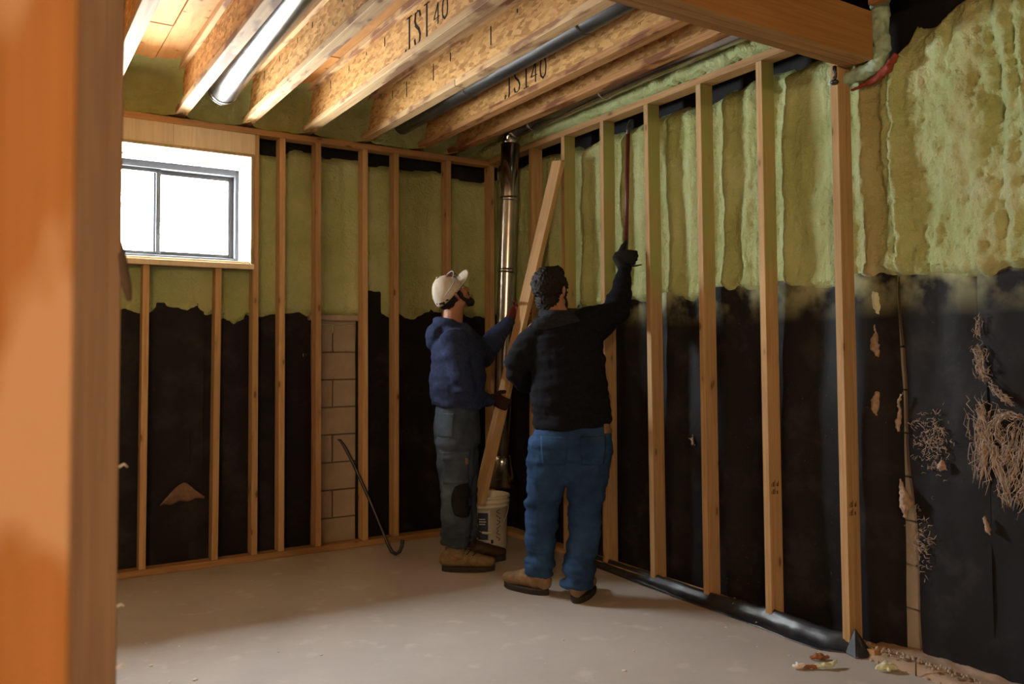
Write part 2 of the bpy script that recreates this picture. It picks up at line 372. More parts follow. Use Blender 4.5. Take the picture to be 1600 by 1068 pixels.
def tube_bm(bm, pts, rs, n=12, U=None, round_cap=False):
    """closed tube; rs floats or (ru, rv); U = direction of ru"""
    pts, T = frames(pts)
    rs = [(r, r) if not isinstance(r, (tuple, list)) else r for r in rs]
    if round_cap:
        both = round_cap != 'start'
        def ext(p, t, r, s):
            o = []
            for a in (0.35, 0.7, 0.93):
                o.append((p + t*s*min(r)*a, tuple(q*math.sqrt(1-a*a) for q in r)))
            return o
        a = ext(pts[0], T[0], rs[0], -1)[::-1]; b = ext(pts[-1], T[-1], rs[-1], 1) if both else []
        T = [T[0]]*3 + T + [T[-1]]*(3 if both else 0)
        pts = [x[0] for x in a] + pts + [x[0] for x in b]; rs = [x[1] for x in a] + rs + [x[1] for x in b]
    u = Vector(U) if U else (Vector((0, 0, 1)) if abs(T[0].z) < 0.9 else Vector((1, 0, 0)))
    rings = []
    for p, t, r in zip(pts, T, rs):
        u = (u - t*u.dot(t)).normalized(); v = t.cross(u)
        rings.append([bm.verts.new(p + u*(r[0]*math.cos(k*2*math.pi/n)) + v*(r[1]*math.sin(k*2*math.pi/n))) for k in range(n)])
    for a, b in zip(rings[:-1], rings[1:]):
        for k in range(n): bm.faces.new((a[k], a[(k+1) % n], b[(k+1) % n], b[k]))
    bm.faces.new(rings[0][::-1]); bm.faces.new(rings[-1])
def tube(name, pts, rs, m, parent=None, n=12, U=None, round_cap=False, smooth=True, **k):
    bm = bmesh.new()
    if isinstance(rs, (int, float)): rs = [rs]*len(pts)
    tube_bm(bm, pts, rs, n, U, round_cap)
    me = bpy.data.meshes.new('m'); bm.to_mesh(me); bm.free()
    return new(name, me, m, parent, None, smooth, **k)
def lathe_me(prof, n=32):
    bm = bmesh.new(); rings = []
    for r, z in prof: rings.append([bm.verts.new((r*math.cos(k*2*math.pi/n), r*math.sin(k*2*math.pi/n), z)) for k in range(n)])
    for a, b in zip(rings[:-1], rings[1:]):
        for k in range(n): bm.faces.new((a[k], a[(k+1) % n], b[(k+1) % n], b[k]))
    me = bpy.data.meshes.new('m'); bm.to_mesh(me); bm.free(); return me
def ell_bm(bm, c, r, R=None, seg=16):
    g = bmesh.ops.create_uvsphere(bm, u_segments=seg, v_segments=max(8, seg*2//3), radius=1.0)
    R = R or Matrix.Identity(3)
    for v in g['verts']: v.co = Vector(c) + R @ Vector((v.co.x*r[0], v.co.y*r[1], v.co.z*r[2]))
def rot(dirx, upz):
    x = Vector(dirx).normalized(); z = Vector(upz); z = (z - x*z.dot(x)).normalized(); y = z.cross(x)
    return Matrix((x, y, z)).transposed()
def remesh(name, bm, vox, m, parent=None, smooth_it=6, disp=None, **k):
    me = bpy.data.meshes.new('t'); bm.to_mesh(me); bm.free()
    o = bpy.data.objects.new('t', me); COL.objects.link(o)
    md = o.modifiers.new('r', 'REMESH'); md.mode = 'VOXEL'; md.voxel_size = vox
    if smooth_it:
        ms = o.modifiers.new('s', 'SMOOTH'); ms.factor = 0.5; ms.iterations = smooth_it
    dg = bpy.context.evaluated_depsgraph_get(); dg.update()
    r = bpy.data.meshes.new_from_object(o.evaluated_get(dg))
    bpy.data.objects.remove(o); bpy.data.meshes.remove(me)
    if disp is not None:
        nv = len(r.vertices); co = np.empty(nv*3, np.float32); r.vertices.foreach_get('co', co); co = co.reshape(-1, 3).astype(float)
        no = np.empty(nv*3, np.float32); r.vertices.foreach_get('normal', no); no = no.reshape(-1, 3)
        co = co + no*disp(co)[:, None]
        r.vertices.foreach_set('co', co.reshape(-1).astype(np.float32)); r.update()
    return new(name, r, m, parent, None, True, **k)
def mesh_pts(o): return o.data
def text_me(s, size, font_shear=0.0):
    cu = bpy.data.curves.new('t', 'FONT'); cu.body = s; cu.size = size; cu.extrude = 0.0006; cu.shear = font_shear
    o = bpy.data.objects.new('t', cu); COL.objects.link(o)
    dg = bpy.context.evaluated_depsgraph_get(); dg.update()
    me = bpy.data.meshes.new_from_object(o.evaluated_get(dg)); bpy.data.objects.remove(o); bpy.data.curves.remove(cu); return me

GL = {'J': [[(.15, .08), (.05, .02), (.02, -.12), (.22, -.14), (.52, -.08), (.62, .10), (.62, 1)], [(.30, 1), (.95, 1)]],
      'I': [[(.5, 0), (.5, 1)], [(.15, 1), (.85, 1)], [(.15, 0), (.85, 0)]],
      'S': [[(.88, .80), (.78, .95), (.52, 1.0), (.25, .93), (.15, .76), (.28, .60), (.68, .43), (.85, .26), (.78, .08), (.50, 0), (.22, .04), (.10, .20)]],
      '4': [[(.70, 0), (.70, 1), (.10, .32), (.95, .32)]], '0': [[(.5, 1), (.2, .85), (.12, .5), (.2, .15), (.5, 0), (.8, .15), (.88, .5), (.8, .85), (.5, 1)]]}
def stroke_me(txt, h, wd):
    bm = bmesh.new(); x0 = 0
    for ch in txt:
        for pl in GL[ch]:
            P2 = [Vector((x0 + a*wd, b_*h, 0)) for a, b_ in pl]
            for p, q in zip(P2[:-1], P2[1:]):
                d = (q-p).normalized(); horiz = abs(d.x) > abs(d.y)*1.6; t = h*(.022 if horiz else .048); n_ = Vector((-d.y, d.x, 0))*t; e_ = d*t*.4
                bm.faces.new([bm.verts.new(v) for v in (p-n_-e_, q-n_+e_, q+n_+e_, p+n_-e_)])
        x0 += wd*1.22
    r = bmesh.ops.extrude_face_region(bm, geom=bm.faces[:])
    for v in [g for g in r['geom'] if isinstance(g, bmesh.types.BMVert)]: v.co.z += .0008
    me = bpy.data.meshes.new('m'); bm.to_mesh(me); bm.free(); return me

# ------------------------------------------------------------------ setting
YB, XR = 5.41, 3.213                        # front faces of the two stud frames
FB, FR = 5.545, 3.36                        # foam faces behind them
ZJ, ZT = 2.795, 3.085                       # joist underside, subfloor underside
P = np.zeros((2, 2, 3)); P[:] = [[(-2.6, -2.6, 0), (-2.6, 5.9, 0)], [(3.6, -2.6, 0), (3.6, 5.9, 0)]]
new('floor', grid_me(P, True), M['floor'], kind='structure', label='grey concrete slab floor strewn with crumbs')
def boxes_me(bs):
    bm = bmesh.new()
    for lo, hi in bs:
        g = bmesh.ops.create_cube(bm, size=1)
        for v in g['verts']: v.co = Vector([lo[i] + (v.co[i]+0.5)*(hi[i]-lo[i]) for i in range(3)])
    me = bpy.data.meshes.new('m'); bm.to_mesh(me); bm.free(); return me
WX0, WX1, WZ0, WZ1 = 0.41, 1.44, 1.88, 2.585
wall_b = new('wall_back', boxes_me([((-2.75, 5.60, 0), (WX0-.02, 5.80, 3.2)), ((WX1+.02, 5.60, 0), (3.7, 5.80, 3.2)),
         ((WX0-.02, 5.60, 0), (WX1+.02, 5.80, WZ0-.02)), ((WX0-.02, 5.60, WZ1+.02), (WX1+.02, 5.80, 3.2))]), M['mortar'], kind='structure', label='back block wall with a high window, foam above and black sheet below')
wall_r = new('wall_right', boxes_me([((3.45, -2.75, 0), (3.65, 5.8, 3.2))]), M['mortar'], kind='structure', label='right block wall under green foam and black sheet')
new('wall_left', boxes_me([((-2.75, -2.75, 0), (-2.6, 5.6, 3.2))]), M['shell'], kind='structure')
new('wall_front', boxes_me([((-2.75, -2.75, 0), (3.45, -2.6, 3.2))]), M['shell'], kind='structure')
ceil = new('ceiling', boxes_me([((-2.75, -2.75, 3.11), (3.65, 5.8, 3.2))]), M['ply'], kind='structure', label='plywood subfloor above the joists')
for i, (x0, x1) in enumerate(((-2.6, -0.9), (-0.897, 0.83), (0.834, 1.643), (1.646, 3.43))):
    for j, (y0, y1) in enumerate(((-2.6, 0.4), (0.404, 2.9 if i != 1 else 3.3), (2.904 if i != 1 else 3.304, 4.72), (4.724, 5.59))):
        abox('plywood_panel', (x0, y0, ZT + 0.003*((i+j) % 2)), (x1, y1, 3.112), M['ply'], ceil)

# concrete blocks seen between two studs of the back frame, and in the slit of the right wall
zc = 0.0
for r_ in range(9):
    z0, z1 = r_*0.190, r_*0.190 + 0.184
    xs = [1.70, 2.045, 2.42] if r_ % 2 else [1.70, 1.86, 2.30, 2.42]
    if r_ % 2: xs = [1.66, 2.045, 2.43]
    else: xs = [1.66, 1.845, 2.235, 2.43]
    for a, b in zip(xs[:-1], xs[1:]):
        abox('concrete_block', (a+.004, 5.566+random.uniform(-.003, .003), z0), (b-.004, 5.61, z1), M['block'], wall_b, 0.004)
    ys = [1.93, 2.33] if r_ % 2 else [1.76, 2.13, 2.5]
    for a, b in zip(ys[:-1], ys[1:]):
        abox('concrete_block', (3.424+random.uniform(-.003, .003), a+.004, z0), (3.46, b-.004, z1), M['block_pale'], wall_r, 0.004)
abox('ledge', (1.86, 5.50, 1.545), (2.24, 5.60, 1.585), M['block'], wall_b, 0.006)

Yf = np.arange(.4, 2.30, .02); Vf = np.linspace(0, 1, 12); a, b = np.meshgrid(Yf, Vf, indexing='ij')
xf = 3.40 - .215*b + .012*vn(a*11, b*3, 0, 51)*b; zf = np.maximum(-.002, .034*np.sqrt(np.clip(1-b**3, 0, 1)) + .006*fbm(a*20, b*5, 0, 2, 52))
zf[:, -1] = -.003
new('footing_ledge', grid_me(np.stack([xf, a, zf], -1), True), M['dirt'], wall_r, None, True, label='dusty tan ledge at the foot of the wall')
# black membrane sheets
def sheet_b(x0, x1, z1, seed):
    X = np.linspace(x0, x1, max(6, int((x1-x0)/.04))); Z = np.linspace(0.0, z1, 50); a, b = np.meshgrid(X, Z, indexing='ij')
    y = 5.553 + .008*fbm(a*5, b*1.5, 0, 3, seed) - .004*vn(a*20, b*6, 0, seed)
    new('membrane_sheet', grid_me(np.stack([a, y, b], -1)), M['membrane'], wall_b, None, True)
sheet_b(-2.6, 1.18, 1.64, 1); sheet_b(1.10, 1.885, 1.64, 2); sheet_b(2.205, 3.40, 1.765, 3)
Xs = np.linspace(-2.6, 3.4, 60); Zs = np.linspace(2.40, 2.80, 8); a, b = np.meshgrid(Xs, Zs, indexing='ij')
keep = ~((a[:-1, :-1] > WX0-.15) & (a[:-1, :-1] < WX1) & (b[:-1, :-1] < 2.6))
new('membrane_sheet', grid_me(np.stack([a, 5.585 + .004*vn(a*6, b*6), b], -1), False, keep), M['membrane'], wall_b, None, True)
STY = [4.849, 4.435, 4.03, 3.619, 3.199, 2.785, 2.356]          # centres of the right frame's studs
def sheet_r(y0, y1, z1, seed, xo=0.0, e0=None, e1=None, top=None):
    V = np.linspace(0, 1, max(8, int((y1-y0)/.03))); Z = np.linspace(0.0, z1, 56); v, b = np.meshgrid(V, Z, indexing='ij')
    L = y0 + (e0(b) if e0 else 0); R = y1 + (e1(b) if e1 else 0); a = L + (R-L)*v
    zz = b*(1 + ((top(a)-z1)/z1 if top else 0))
    x = 3.392 + xo + .012*fbm(a*6, zz*1.2, 0, 3, seed) + .004*vn(a*22, zz*7, 0, seed)
    for s in STY: x = x - .045*np.exp(-((a-s)/.10)**2)*(y1 > 2.6)
    new('membrane_sheet', grid_me(np.stack([x, a, zz], -1), True), M['membrane_r'], wall_r, None, True)
sheet_r(2.172, 3.66, 1.66, 11, -.012, e0=lambda z: -.02*(z < 0) + .012*np.clip(1-z/1.6, 0, 1)*0)
sheet_r(3.63, 5.55, 1.66, 12, .008)
sheet_r(1.80, 2.152, 1.635, 13, -.014, e1=lambda z: -.052*np.clip(1-z/1.25, 0, 1)**0.8 + .006*np.sin(z*9))
sheet_r(-2.6, 1.825, 1.66, 14, -.028, top=lambda y: np.clip(1.64+(1.8-y)*.10, 1.6, 1.72))
Ys = np.linspace(1.2, 5.5, 60); Zs = np.linspace(2.40, 3.1, 8); a, b = np.meshgrid(Ys, Zs, indexing='ij')
new('membrane_sheet', grid_me(np.stack([3.425 + .004*vn(a*6, b*6), a, b], -1), True), M['membrane'], wall_r, None, True)

# spray foam
def foam_right():
    Y = np.arange(-0.6, 5.56, 0.011); Z = np.arange(1.50, 3.09, 0.013); y, z = np.meshgrid(Y, Z, indexing='ij')
    x = np.full_like(y, FR)
    ym = y + .022*vn(y*3, z*2.2, 0, 5) + .008*vn(y*9, z*7, 0, 6)
    fr = (y > 2.34)
    for s in STY:
        x = x - .030*np.exp(-((ym-s-.055)/.030)**2) - .026*np.exp(-((ym-s+.062)/.034)**2)
    for s in (3.41, 2.99, 3.83): x = x - .016*np.exp(-((ym-s)/.03)**2)
    # open stretch near the camera: vertical lobes
    lob = 1/(1+np.exp((y-2.27)/.02))
    rib = .014*np.exp(-((y-2.265)/.035)**2) - .052*np.exp(-((ym-2.150)/.022)**2) - .030*np.exp(-((ym-2.195)/.018)**2) + .020*np.exp(-((ym-2.055)/.05)**2) \
          - .022*np.clip((2.02-ym)/.20, 0, 1) - .018*np.exp(-((ym-1.80)/.05)**2) - .035*np.exp(-((ym-1.665)/.03)**2) + .018*np.exp(-((ym-1.715)/.02)**2) - .05*np.exp(-((ym-1.60)/.025)**2) + .014*fbm(y*14, z*5.0, 0, 3, 31)
    x = x + lob*(rib - .01)
    x = x + .010*fbm(y*9, z*4, 0, 3, 8) + .0085*np.abs(fbm(y*30, z*24, 0, 2, 9))*(1 + .7*lob) + (.003 + .003*lob)*vn(y*70, z*62, 0, 10)
    zb = 1.605 + .022*vn(y*5, 0*z, 0, 12) + .012*vn(y*17, 0*z, 0, 13)
    zb = zb - .05*np.exp(-((y-3.42)/.08)**2)
    t = np.sqrt(np.clip((z-zb)/.055, 0, 1)); x = 3.415 + (x-3.415)*t - .012*t*np.exp(-((z-zb-.05)/.04)**2)
    zt = 2.715 + .030*vn(y*4.5, 0*z, 0, 14) + .015*vn(y*13, 0*z, 0, 15)
    zt = np.where(y > 2.3, zt, 2.74 + .05*vn(y*6, 0*z, 0, 16)); zt = np.where(y > 2.34, zt, np.minimum(zt, 2.60 + .50*np.clip((2.16-y)/.30, 0, 1)))
    t2 = np.sqrt(np.clip((zt-z)/.06, 0, 1)); x = np.where(z > zt-.06, 3.44 + (x-3.44)*t2, x)
    new('spray_foam', grid_me(np.stack([x, y, z], -1), True), M['foam_r'], wall_r, None, True, label='pale green spray foam in vertical ribs, stained tan near the right')
foam_right()
def foam_rim_right():
    Y = np.arange(2.335, 5.56, 0.012); T = np.linspace(0, 1, 46); y, t = np.meshgrid(Y, T, indexing='ij')
    z = 2.788 + t*0.30
    x = 3.205 + .05*np.clip((t-.25)/.3, 0, 1)**1.2 - .055*np.clip((t-.72)/.28, 0, 1)**2
    b = np.clip(vn(y*14, t*4, 0, 21), 0, 1); x = x - .050*b*np.exp(-((t-.20)/.15)**2)*np.clip((3.9-y)/.3, .25, 1) + .02*np.exp(-((t-.50)/.12)**2)
    x = x - .018*np.exp(-((t-.18)/.15)**2) + .012*fbm(y*7, t*3, 0, 3, 22) + .006*fbm(y*40, t*14, 0, 2, 23)
    x = np.where(t < .035 + .03*vn(y*9, 0*y, 0, 24), x + .05, x)
    new('spray_foam', grid_me(np.stack([x, y, z], -1), True), M['foam'], wall_r, None, True)
foam_rim_right()
def foam_back():
    X = np.arange(-2.6, 3.42, 0.013); Z = np.arange(1.46, 2.80, 0.013); x, z = np.meshgrid(X, Z, indexing='ij')
    y = np.full_like(x, FB)
    for s in (0.813, 1.223, 1.46, 1.64, 1.885, 2.22, 2.455, 2.87, 3.26):
        y = y - .022*np.exp(-((x-s)/.055)**2)
    y = y + .011*fbm(x*7, z*2.4, 0, 3, 41) + .004*fbm(x*36, z*24, 0, 2, 42) - .012*np.clip(vn(x*5, z*1.1, 0, 47), 0, 1)
    zb = 1.575 + .03*vn(x*6, 0*z, 0, 43) + .015*vn(x*15, 0*z, 0, 44)
    zb = np.where((x > 1.26) & (x < 1.43), 1.515 + .02*vn(x*30, 0*z, 0, 45), zb); zb = np.where((x > 1.88) & (x < 2.22), 1.582, zb); zb = np.where((x > 2.24) & (x < 2.40), 1.745, zb)
    t = np.sqrt(np.clip((z-zb)/.05, 0, 1)); y = 5.572 + (y-5.572)*t
    zt = 2.675 + .03*vn(x*9, 0*z, 0, 46) + .02*vn(x*5, 0*z, 0, 48)
    t2 = np.sqrt(np.clip((zt-z)/.05, 0, 1)); y = np.where(z > zt-.05, 5.592 + (y-5.592)*t2, y)
    c = lambda q: (q[:-1, :-1]+q[1:, 1:])/2
    keep = ~((c(x) > WX0-.02) & (c(x) < WX1+.012) & (c(z) > WZ0-.022))
    new('spray_foam', grid_me(np.stack([x, y, z], -1), False, keep), M['foam'], wall_b, None, True, label='pale green spray foam between the back studs')
foam_back()
JX = [-0.60, -0.19, 0.21, 0.60, 1.035, 1.44, 1.84, 2.252, 2.68, 2.945]      # right edges of the joist flanges
FW = 0.068
def foam_rim_back():
    xs = JX[2:] ; bays = [(xs[i], xs[i+1]-FW) for i in range(len(xs)-1)] + [(xs[-1], 3.22)]
    for k, (x0, x1) in enumerate(bays):
        U = np.linspace(0, 1, 40); T = np.linspace(0, 1, 34); u, t = np.meshgrid(U, T, indexing='ij')
        cx = (x0+x1)/2; hw = (x1-x0)/2 + .03
        x = cx + (u*2-1)*hw
        e = np.abs(u*2-1)
        z = ZJ - .006 + t*0.30
        cove = np.clip((e-.55)/.45, 0, 1)**2*.15 + np.clip((t-.66)/.34, 0, 1)**2*.17
        y = 5.475 - .085*t - cove*.8 - .03*np.exp(-(t/.12)**2) + .02*fbm(x*6, z*6, 0, 3, 60+k) + .005*fbm(x*34, z*34, 0, 2, 61+k)
        new('spray_foam', grid_me(np.stack([x, y, z], -1)), M['foam'], wall_b, None, True)
foam_rim_back()

# ------------------------------------------------------------------ window
win = root('window_1', ((WX0+WX1)/2, 5.7, WZ0), kind='structure', label='high sliding window with a dark frame in the back wall')
def ring(name, x0, x1, z0, z1, t, y0, y1, m, skip=(), **k):
    for nm, lo, hi in (('l', (x0, y0, z0), (x0+t, y1, z1)), ('r', (x1-t, y0, z0), (x1, y1, z1)), ('b', (x0+t, y0, z0), (x1-t, y1, z0+t)), ('t', (x0+t, y0, z1-t), (x1-t, y1, z1))):
        if nm not in skip: abox(name, lo, hi, m, win, 0.002, **k)
ring('jamb_board', WX0-.02, WX1+.012, WZ0-.018, WZ1+.018, .020, 5.395, 5.60, M['buck'])
ring('jamb_liner', WX0-.005, WX1+.005, WZ0+.03, WZ1-.012, .018, 5.60, 5.69, M['white_pvc'])
abox('sill_board', (WX0, 5.41, WZ0), (WX1-.01, 5.69, WZ0+.03), M['pale_board'], win, .003)  # paler wood puts the window glare into the sill colour
abox('sill_glare_edge', (WX0-.02, 5.385, WZ0-.022), (WX1+.014, 5.397, WZ0+.012), M['pale_board'], win, .002)  # front edge coloured pale in place of the glare veil
ring('window_frame', WX0-.015, WX1+.01, WZ0+.03, WZ1-.03, .045, 5.69, 5.77, M['darkframe'])
xm = 0.925
ring('sash', WX0+.03, xm+.018, WZ0+.07, WZ1-.07, .028, 5.715, 5.735, M['darkframe'])
ring('sash', xm-.022, WX1-.034, WZ0+.07, WZ1-.07, .035, 5.738, 5.758, M['darkframe'])
abox('pane', (WX0+.055, 5.722, WZ0+.09), (xm-.005, 5.726, WZ1-.09), M['glass'], win, 0)
abox('pane', (xm+.008, 5.746, WZ0+.10), (WX1-.065, 5.750, WZ1-.10), M['glass'], win, 0)

# ------------------------------------------------------------------ back stud frame
fb = root('stud_wall', (1.9, YB+.045, 0), label='pine stud frame standing along the back block wall under the window', cat='stud wall')
SD = .089
def bstud(xr0, xr1, z0, z1): stick('stud', (xr0-.019, YB+SD/2, z0), (xr1-.019, YB+SD/2, z1), .038, SD, (1, 0, 0), M['stud'], fb)
ZP = 2.738
bstud(.831, .835, .042, 1.862); bstud(1.247, 1.257, .042, 1.862); bstud(.43, .43, .042, 1.862); bstud(.02, .02, .042, 2.595)
bstud(1.490, 1.487, .042, 2.738); 
bstud(1.663, 1.659, .042, ZP); bstud(1.911, 1.902, .042, ZP); bstud(2.244, 2.239, .042, ZP); bstud(2.474, 2.476, .042, ZP)
bstud(2.892, 2.896, .042, ZP); bstud(3.265, 3.27, .042, ZP)
stick('bottom_plate', (-.4, YB+SD/2, .021), (3.30, YB+SD/2, .021), .038, SD, (0, 0, 1), M['plate'], fb)
stick('top_plate', (-.4, YB+SD/2, 2.759), (3.31, YB+SD/2, 2.759), .040, SD, (0, 0, 1), M['plate'], fb)
abox('header_board', (-.01, YB-.006, 2.604), (.96, YB+.04, 2.737), M['pale_board'], fb, label='pale board over the window')
abox('header_board', (.962, YB, 2.598), (1.462, YB+.04, 2.737), M['pale_board'], fb, label='pale board over the window')
# ------------------------------------------------------------------ right stud frame
fr = root('stud_wall', (XR+.045, 3.7, 0), label='pine stud frame along the right wall, seven studs reaching up to the beam', cat='stud wall')
for i, (yt, yb) in enumerate(zip((4.829, 4.442, 4.031, 3.621, 3.200, 2.786, 2.356), (4.851, 4.451, 4.041, 3.612, 3.199, 2.786, 2.357))):
    st = stick('stud', (XR+SD/2, yb, .036), (XR+SD/2, yt, 2.745), .038, SD, (0, 1, 0), M['stud_olive'] if 1 <= i <= 5 else M['stud'], fr)
    if i in (5, 6):      # illegible grade stamp, small ink marks on the side of the stud
        q = [0.0, .010, .022, .036, .046]
        zz = .655 if i == 5 else .62
        for r_ in range(2):
            for k_, qq in enumerate(q[:4 if r_ else 5]):
                h_ = .016 + .008*((k_*7+r_*3) % 3)
                abox('ink_mark', (XR+.016+qq, yb-.0198, zz-r_*.036), (XR+.020+qq+.004*(k_ % 2), yb-.0188, zz-r_*.036+h_), M['inkbrown'], st, 0)
stick('bottom_plate', (XR+SD/2, 2.22, .019), (XR+SD/2, 5.40, .019), .034, SD, (0, 0, 1), M['plate'], fr)
stick('top_plate', (XR+SD/2, 2.325, 2.765), (XR+SD/2, 5.40, 2.765), .038, SD, (0, 0, 1), M['plate'], fr)

# ------------------------------------------------------------------ joists and beam
JL = ['ceiling I-joist hidden furthest left behind the near posts', 'ceiling I-joist second from the left, behind the near posts', 'ceiling I-joist third from the left, behind the near posts',
      'ceiling I-joist just right of the near posts, over the window', 'ceiling I-joist left of the big shiny duct', 'ceiling I-joist right of the big shiny duct',
      'ceiling I-joist with large black stamped lettering high on its web, left of centre', 'ceiling I-joist with a butt joint in its bottom flange',
      'ceiling I-joist with black lettering right of the dark slim duct', 'red-stained ceiling I-joist nearest the right wall']
for i, xr in enumerate(JX):
    xc = xr-FW/2; Y0, Y1 = -2.5, 5.52
    FM = M['flange_red'] if i >= 8 else M['flange']
    j = root('ceiling_joist', (xc, 5.3, ZJ), label=JL[i], cat='joist', group='exposed ceiling I-joists')
    if i == 7:
        stick('bottom_flange', (xc, Y1, ZJ+.019), (xc, 4.035, ZJ+.019), FW, .038, (1, 0, 0), FM, j)
        stick('bottom_flange', (xc, 4.030, ZJ+.019), (xc, Y0, ZJ+.019), FW, .038, (1, 0, 0), FM, j)
    else: stick('bottom_flange', (xc, Y1, ZJ+.019), (xc, Y0, ZJ+.019), FW, .038, (1, 0, 0), FM, j)
    stick('top_flange', (xc, Y1, ZT-.021), (xc, Y0, ZT-.021), FW, .038, (1, 0, 0), FM, j)
    web = stick('web', (xc, Y1, (ZJ+ZT)/2), (xc, Y0, (ZJ+ZT)/2), .011, ZT-ZJ-.06, (1, 0, 0), M['osb'], j, bev=.0008)
    # printed lettering on the left side of the web, reading towards the camera
    def letter(txt, y, z, h, wd, m):
        # local x -> world -Y, local y -> world +Z, face towards -X
        mw = Matrix(((0, 0, -1, xc-.0058), (-1, 0, 0, y), (0, 1, 0, z), (0, 0, 0, 1)))
        new('stamped_lettering', stroke_me(txt, h, wd), m, web, mw)
    if i == 6: letter('JSI', 3.86, 2.850, .170, .085, M['ink']); letter('40', 3.54, 2.880, .10, .07, M['ink'])
    if i == 8: letter('JSI', 4.24, 2.855, .150, .08, M['ink']); letter('40', 3.96, 2.862, .12, .075, M['ink'])
    # nails and dark drips along the web
    if 5 <= i <= 8:
        for q in range(9):
            yy = 5.0 - q*.31 + random.uniform(-.08, .08)
            h_ = random.choice((.02, .03, .05, .10 if i == 7 else .03))
            abox('drip_stain', (xc-.0066, yy, 3.02-h_), (xc-.0058, yy+.010, 3.02), M['ink'], web, 0)
bm_ = root('ceiling_beam', (1.0, 2.255, 2.58), label='thick brown engineered beam crossing under the joists to the right wall', cat='beam')
for k_ in range(3):
    stick('beam_ply', (-2.5, 2.2125+k_*.0445, 2.6875), (3.262, 2.2125+k_*.0445, 2.6875), .0435, .213, (0, 1, 0), M['beam'], bm_, bev=.0015)

# ------------------------------------------------------------------ ducts
def rib_duct(name, pts, r, m, ring_at=(), cap=None, **k):
    d = root(name, pts[0], **k)
    tube('pipe', pts, r, m, d, 28)
    for p, t in ring_at:
        p = Vector(p); t = Vector(t).normalized()
        tube('joint_ring', [p-t*.012, p-t*.006, p+t*.006, p+t*.012], [r+.001, r+.006, r+.006, r+.001], m, d, 28)
    return d
d1 = rib_duct('ceiling_duct', [(1.195, 5.17, 2.912), (1.195, 5.1, 2.912), (1.17, 4.6, 2.912), (1.13, 3.0, 2.912), (1.10, 1.5, 2.912)], .083, M['galv'],
              [((1.195, 5.13, 2.912), (0, 1, 0)), ((1.115, 2.4, 2.912), (0, 1, 0))], label='large shiny round duct between joists above the window', cat='duct')
tube('end_cap', [(1.195, 5.165, 2.912), (1.195, 5.19, 2.912), (1.195, 5.20, 2.912)], [.085, .080, .05], M['galv'], d1, 28)
rib_duct('ceiling_duct', [(2.47, 5.35, 2.925), (2.46, 4.4, 2.925), (2.45, 3.0, 2.925), (2.45, 1.8, 2.925)], .062, M['dullmetal'],
         [((2.46, 4.35, 2.925), (0, 1, 0)), ((2.45, 3.2, 2.925), (0, 1, 0))], label='slim dark round duct in the joist bay right of the jointed joist', cat='duct')
d3 = rib_duct('ceiling_duct', [(3.085, 4.80, 2.855), (3.078, 4.2, 2.860), (3.070, 3.4, 2.864), (3.068, 2.35, 2.864)], .054, M['galv'],
         [((3.074, 3.83, 2.862), (0, 1, 0)), ((3.082, 4.6, 2.859), (0, 1, 0))], label='slim round duct running along the top of the right wall to the corner elbow', cat='duct')
# elbow and drop in the corner
el = []
for k_ in range(7):
    a_ = k_/6*math.pi/2
    el.append((3.085 - .0*a_, 4.80 + .085*math.sin(a_), 2.855 - .085*(1-math.cos(a_))))
d4 = root('corner_duct', (3.03, 4.95, .45), label='vertical shiny galvanised duct dropping from an elbow in the corner', cat='duct')
tube('elbow', el, [.057, .060, .056, .060, .056, .060, .057], M['galv'], d4, 28)
tube('pipe', [(3.085, 4.885, 2.77), (3.08, 4.89, 2.42), (3.05, 4.915, 1.4), (3.03, 4.935, .60)], .066, M['galv'], d4, 28)
tube('joint_ring', [(3.079, 4.891, 2.40), (3.079, 4.891, 2.385), (3.078, 4.892, 2.37)], [.067, .071, .067], M['galv'], d4, 28)
tube('joint_ring', [(3.064, 4.903, 1.90), (3.064, 4.903, 1.885), (3.063, 4.904, 1.87)], [.067, .071, .067], M['galv'], d4, 28)
tube('pipe', [(3.155, 4.99, 2.75), (3.15, 5.0, 2.0), (3.13, 5.02, .62)], .028, M['galv'], d4, 16)
tube('boot', [(3.03, 4.935, .62), (3.035, 4.94, .56), (3.05, 4.96, .50), (3.07, 5.03, .43), (3.08, 5.05, .40)], [(.067, .067), (.07, .07), (.09, .075), (.14, .065), (.145, .06)], M['galv'], d4, 24, U=(.845, -.534, 0))

# oversprayed pipe bend at the beam end, red sealant below, black hanger on the last stud
gp = root('bent_pipe', (3.30, 2.2, 2.56), label='green oversprayed bent pipe hugging the end of the beam', cat='pipe')
gb = bmesh.new()
tube_bm(gb, [(3.30, 2.172, 2.95), (3.30, 2.178, 2.80), (3.302, 2.178, 2.68), (3.302, 2.182, 2.61), (3.298, 2.20, 2.565), (3.29, 2.25, 2.548), (3.28, 2.33, 2.54), (3.275, 2.40, 2.537)],
        [.040, .038, .036, .038, .037, .033, .028, .025], 14, None, True)
remesh('pipe_sleeve', gb, .006, M['greenpipe'], gp, 2, lambda c: .006*fbm(c[:, 0]*40, c[:, 1]*40, c[:, 2]*40, 2, 3))
rb = bmesh.new()
tube_bm(rb, [(3.312, 2.125, 2.580), (3.305, 2.150, 2.540), (3.305, 2.22, 2.502), (3.300, 2.33, 2.488)], [.016, .022, .015, .008], 10, None, True)
tag(remesh('sealant_patch', rb, .006, M['redpaint'], None, 2, lambda c: .005*fbm(c[:, 0]*50, c[:, 1]*50, c[:, 2]*50, 2, 4)), 'smear of red sealant under the green bent pipe', 'sealant')
hk = root('pipe_hanger', (3.20, 2.345, 2.56), label='black metal hanger hook on the top of the last right stud', cat='hanger')
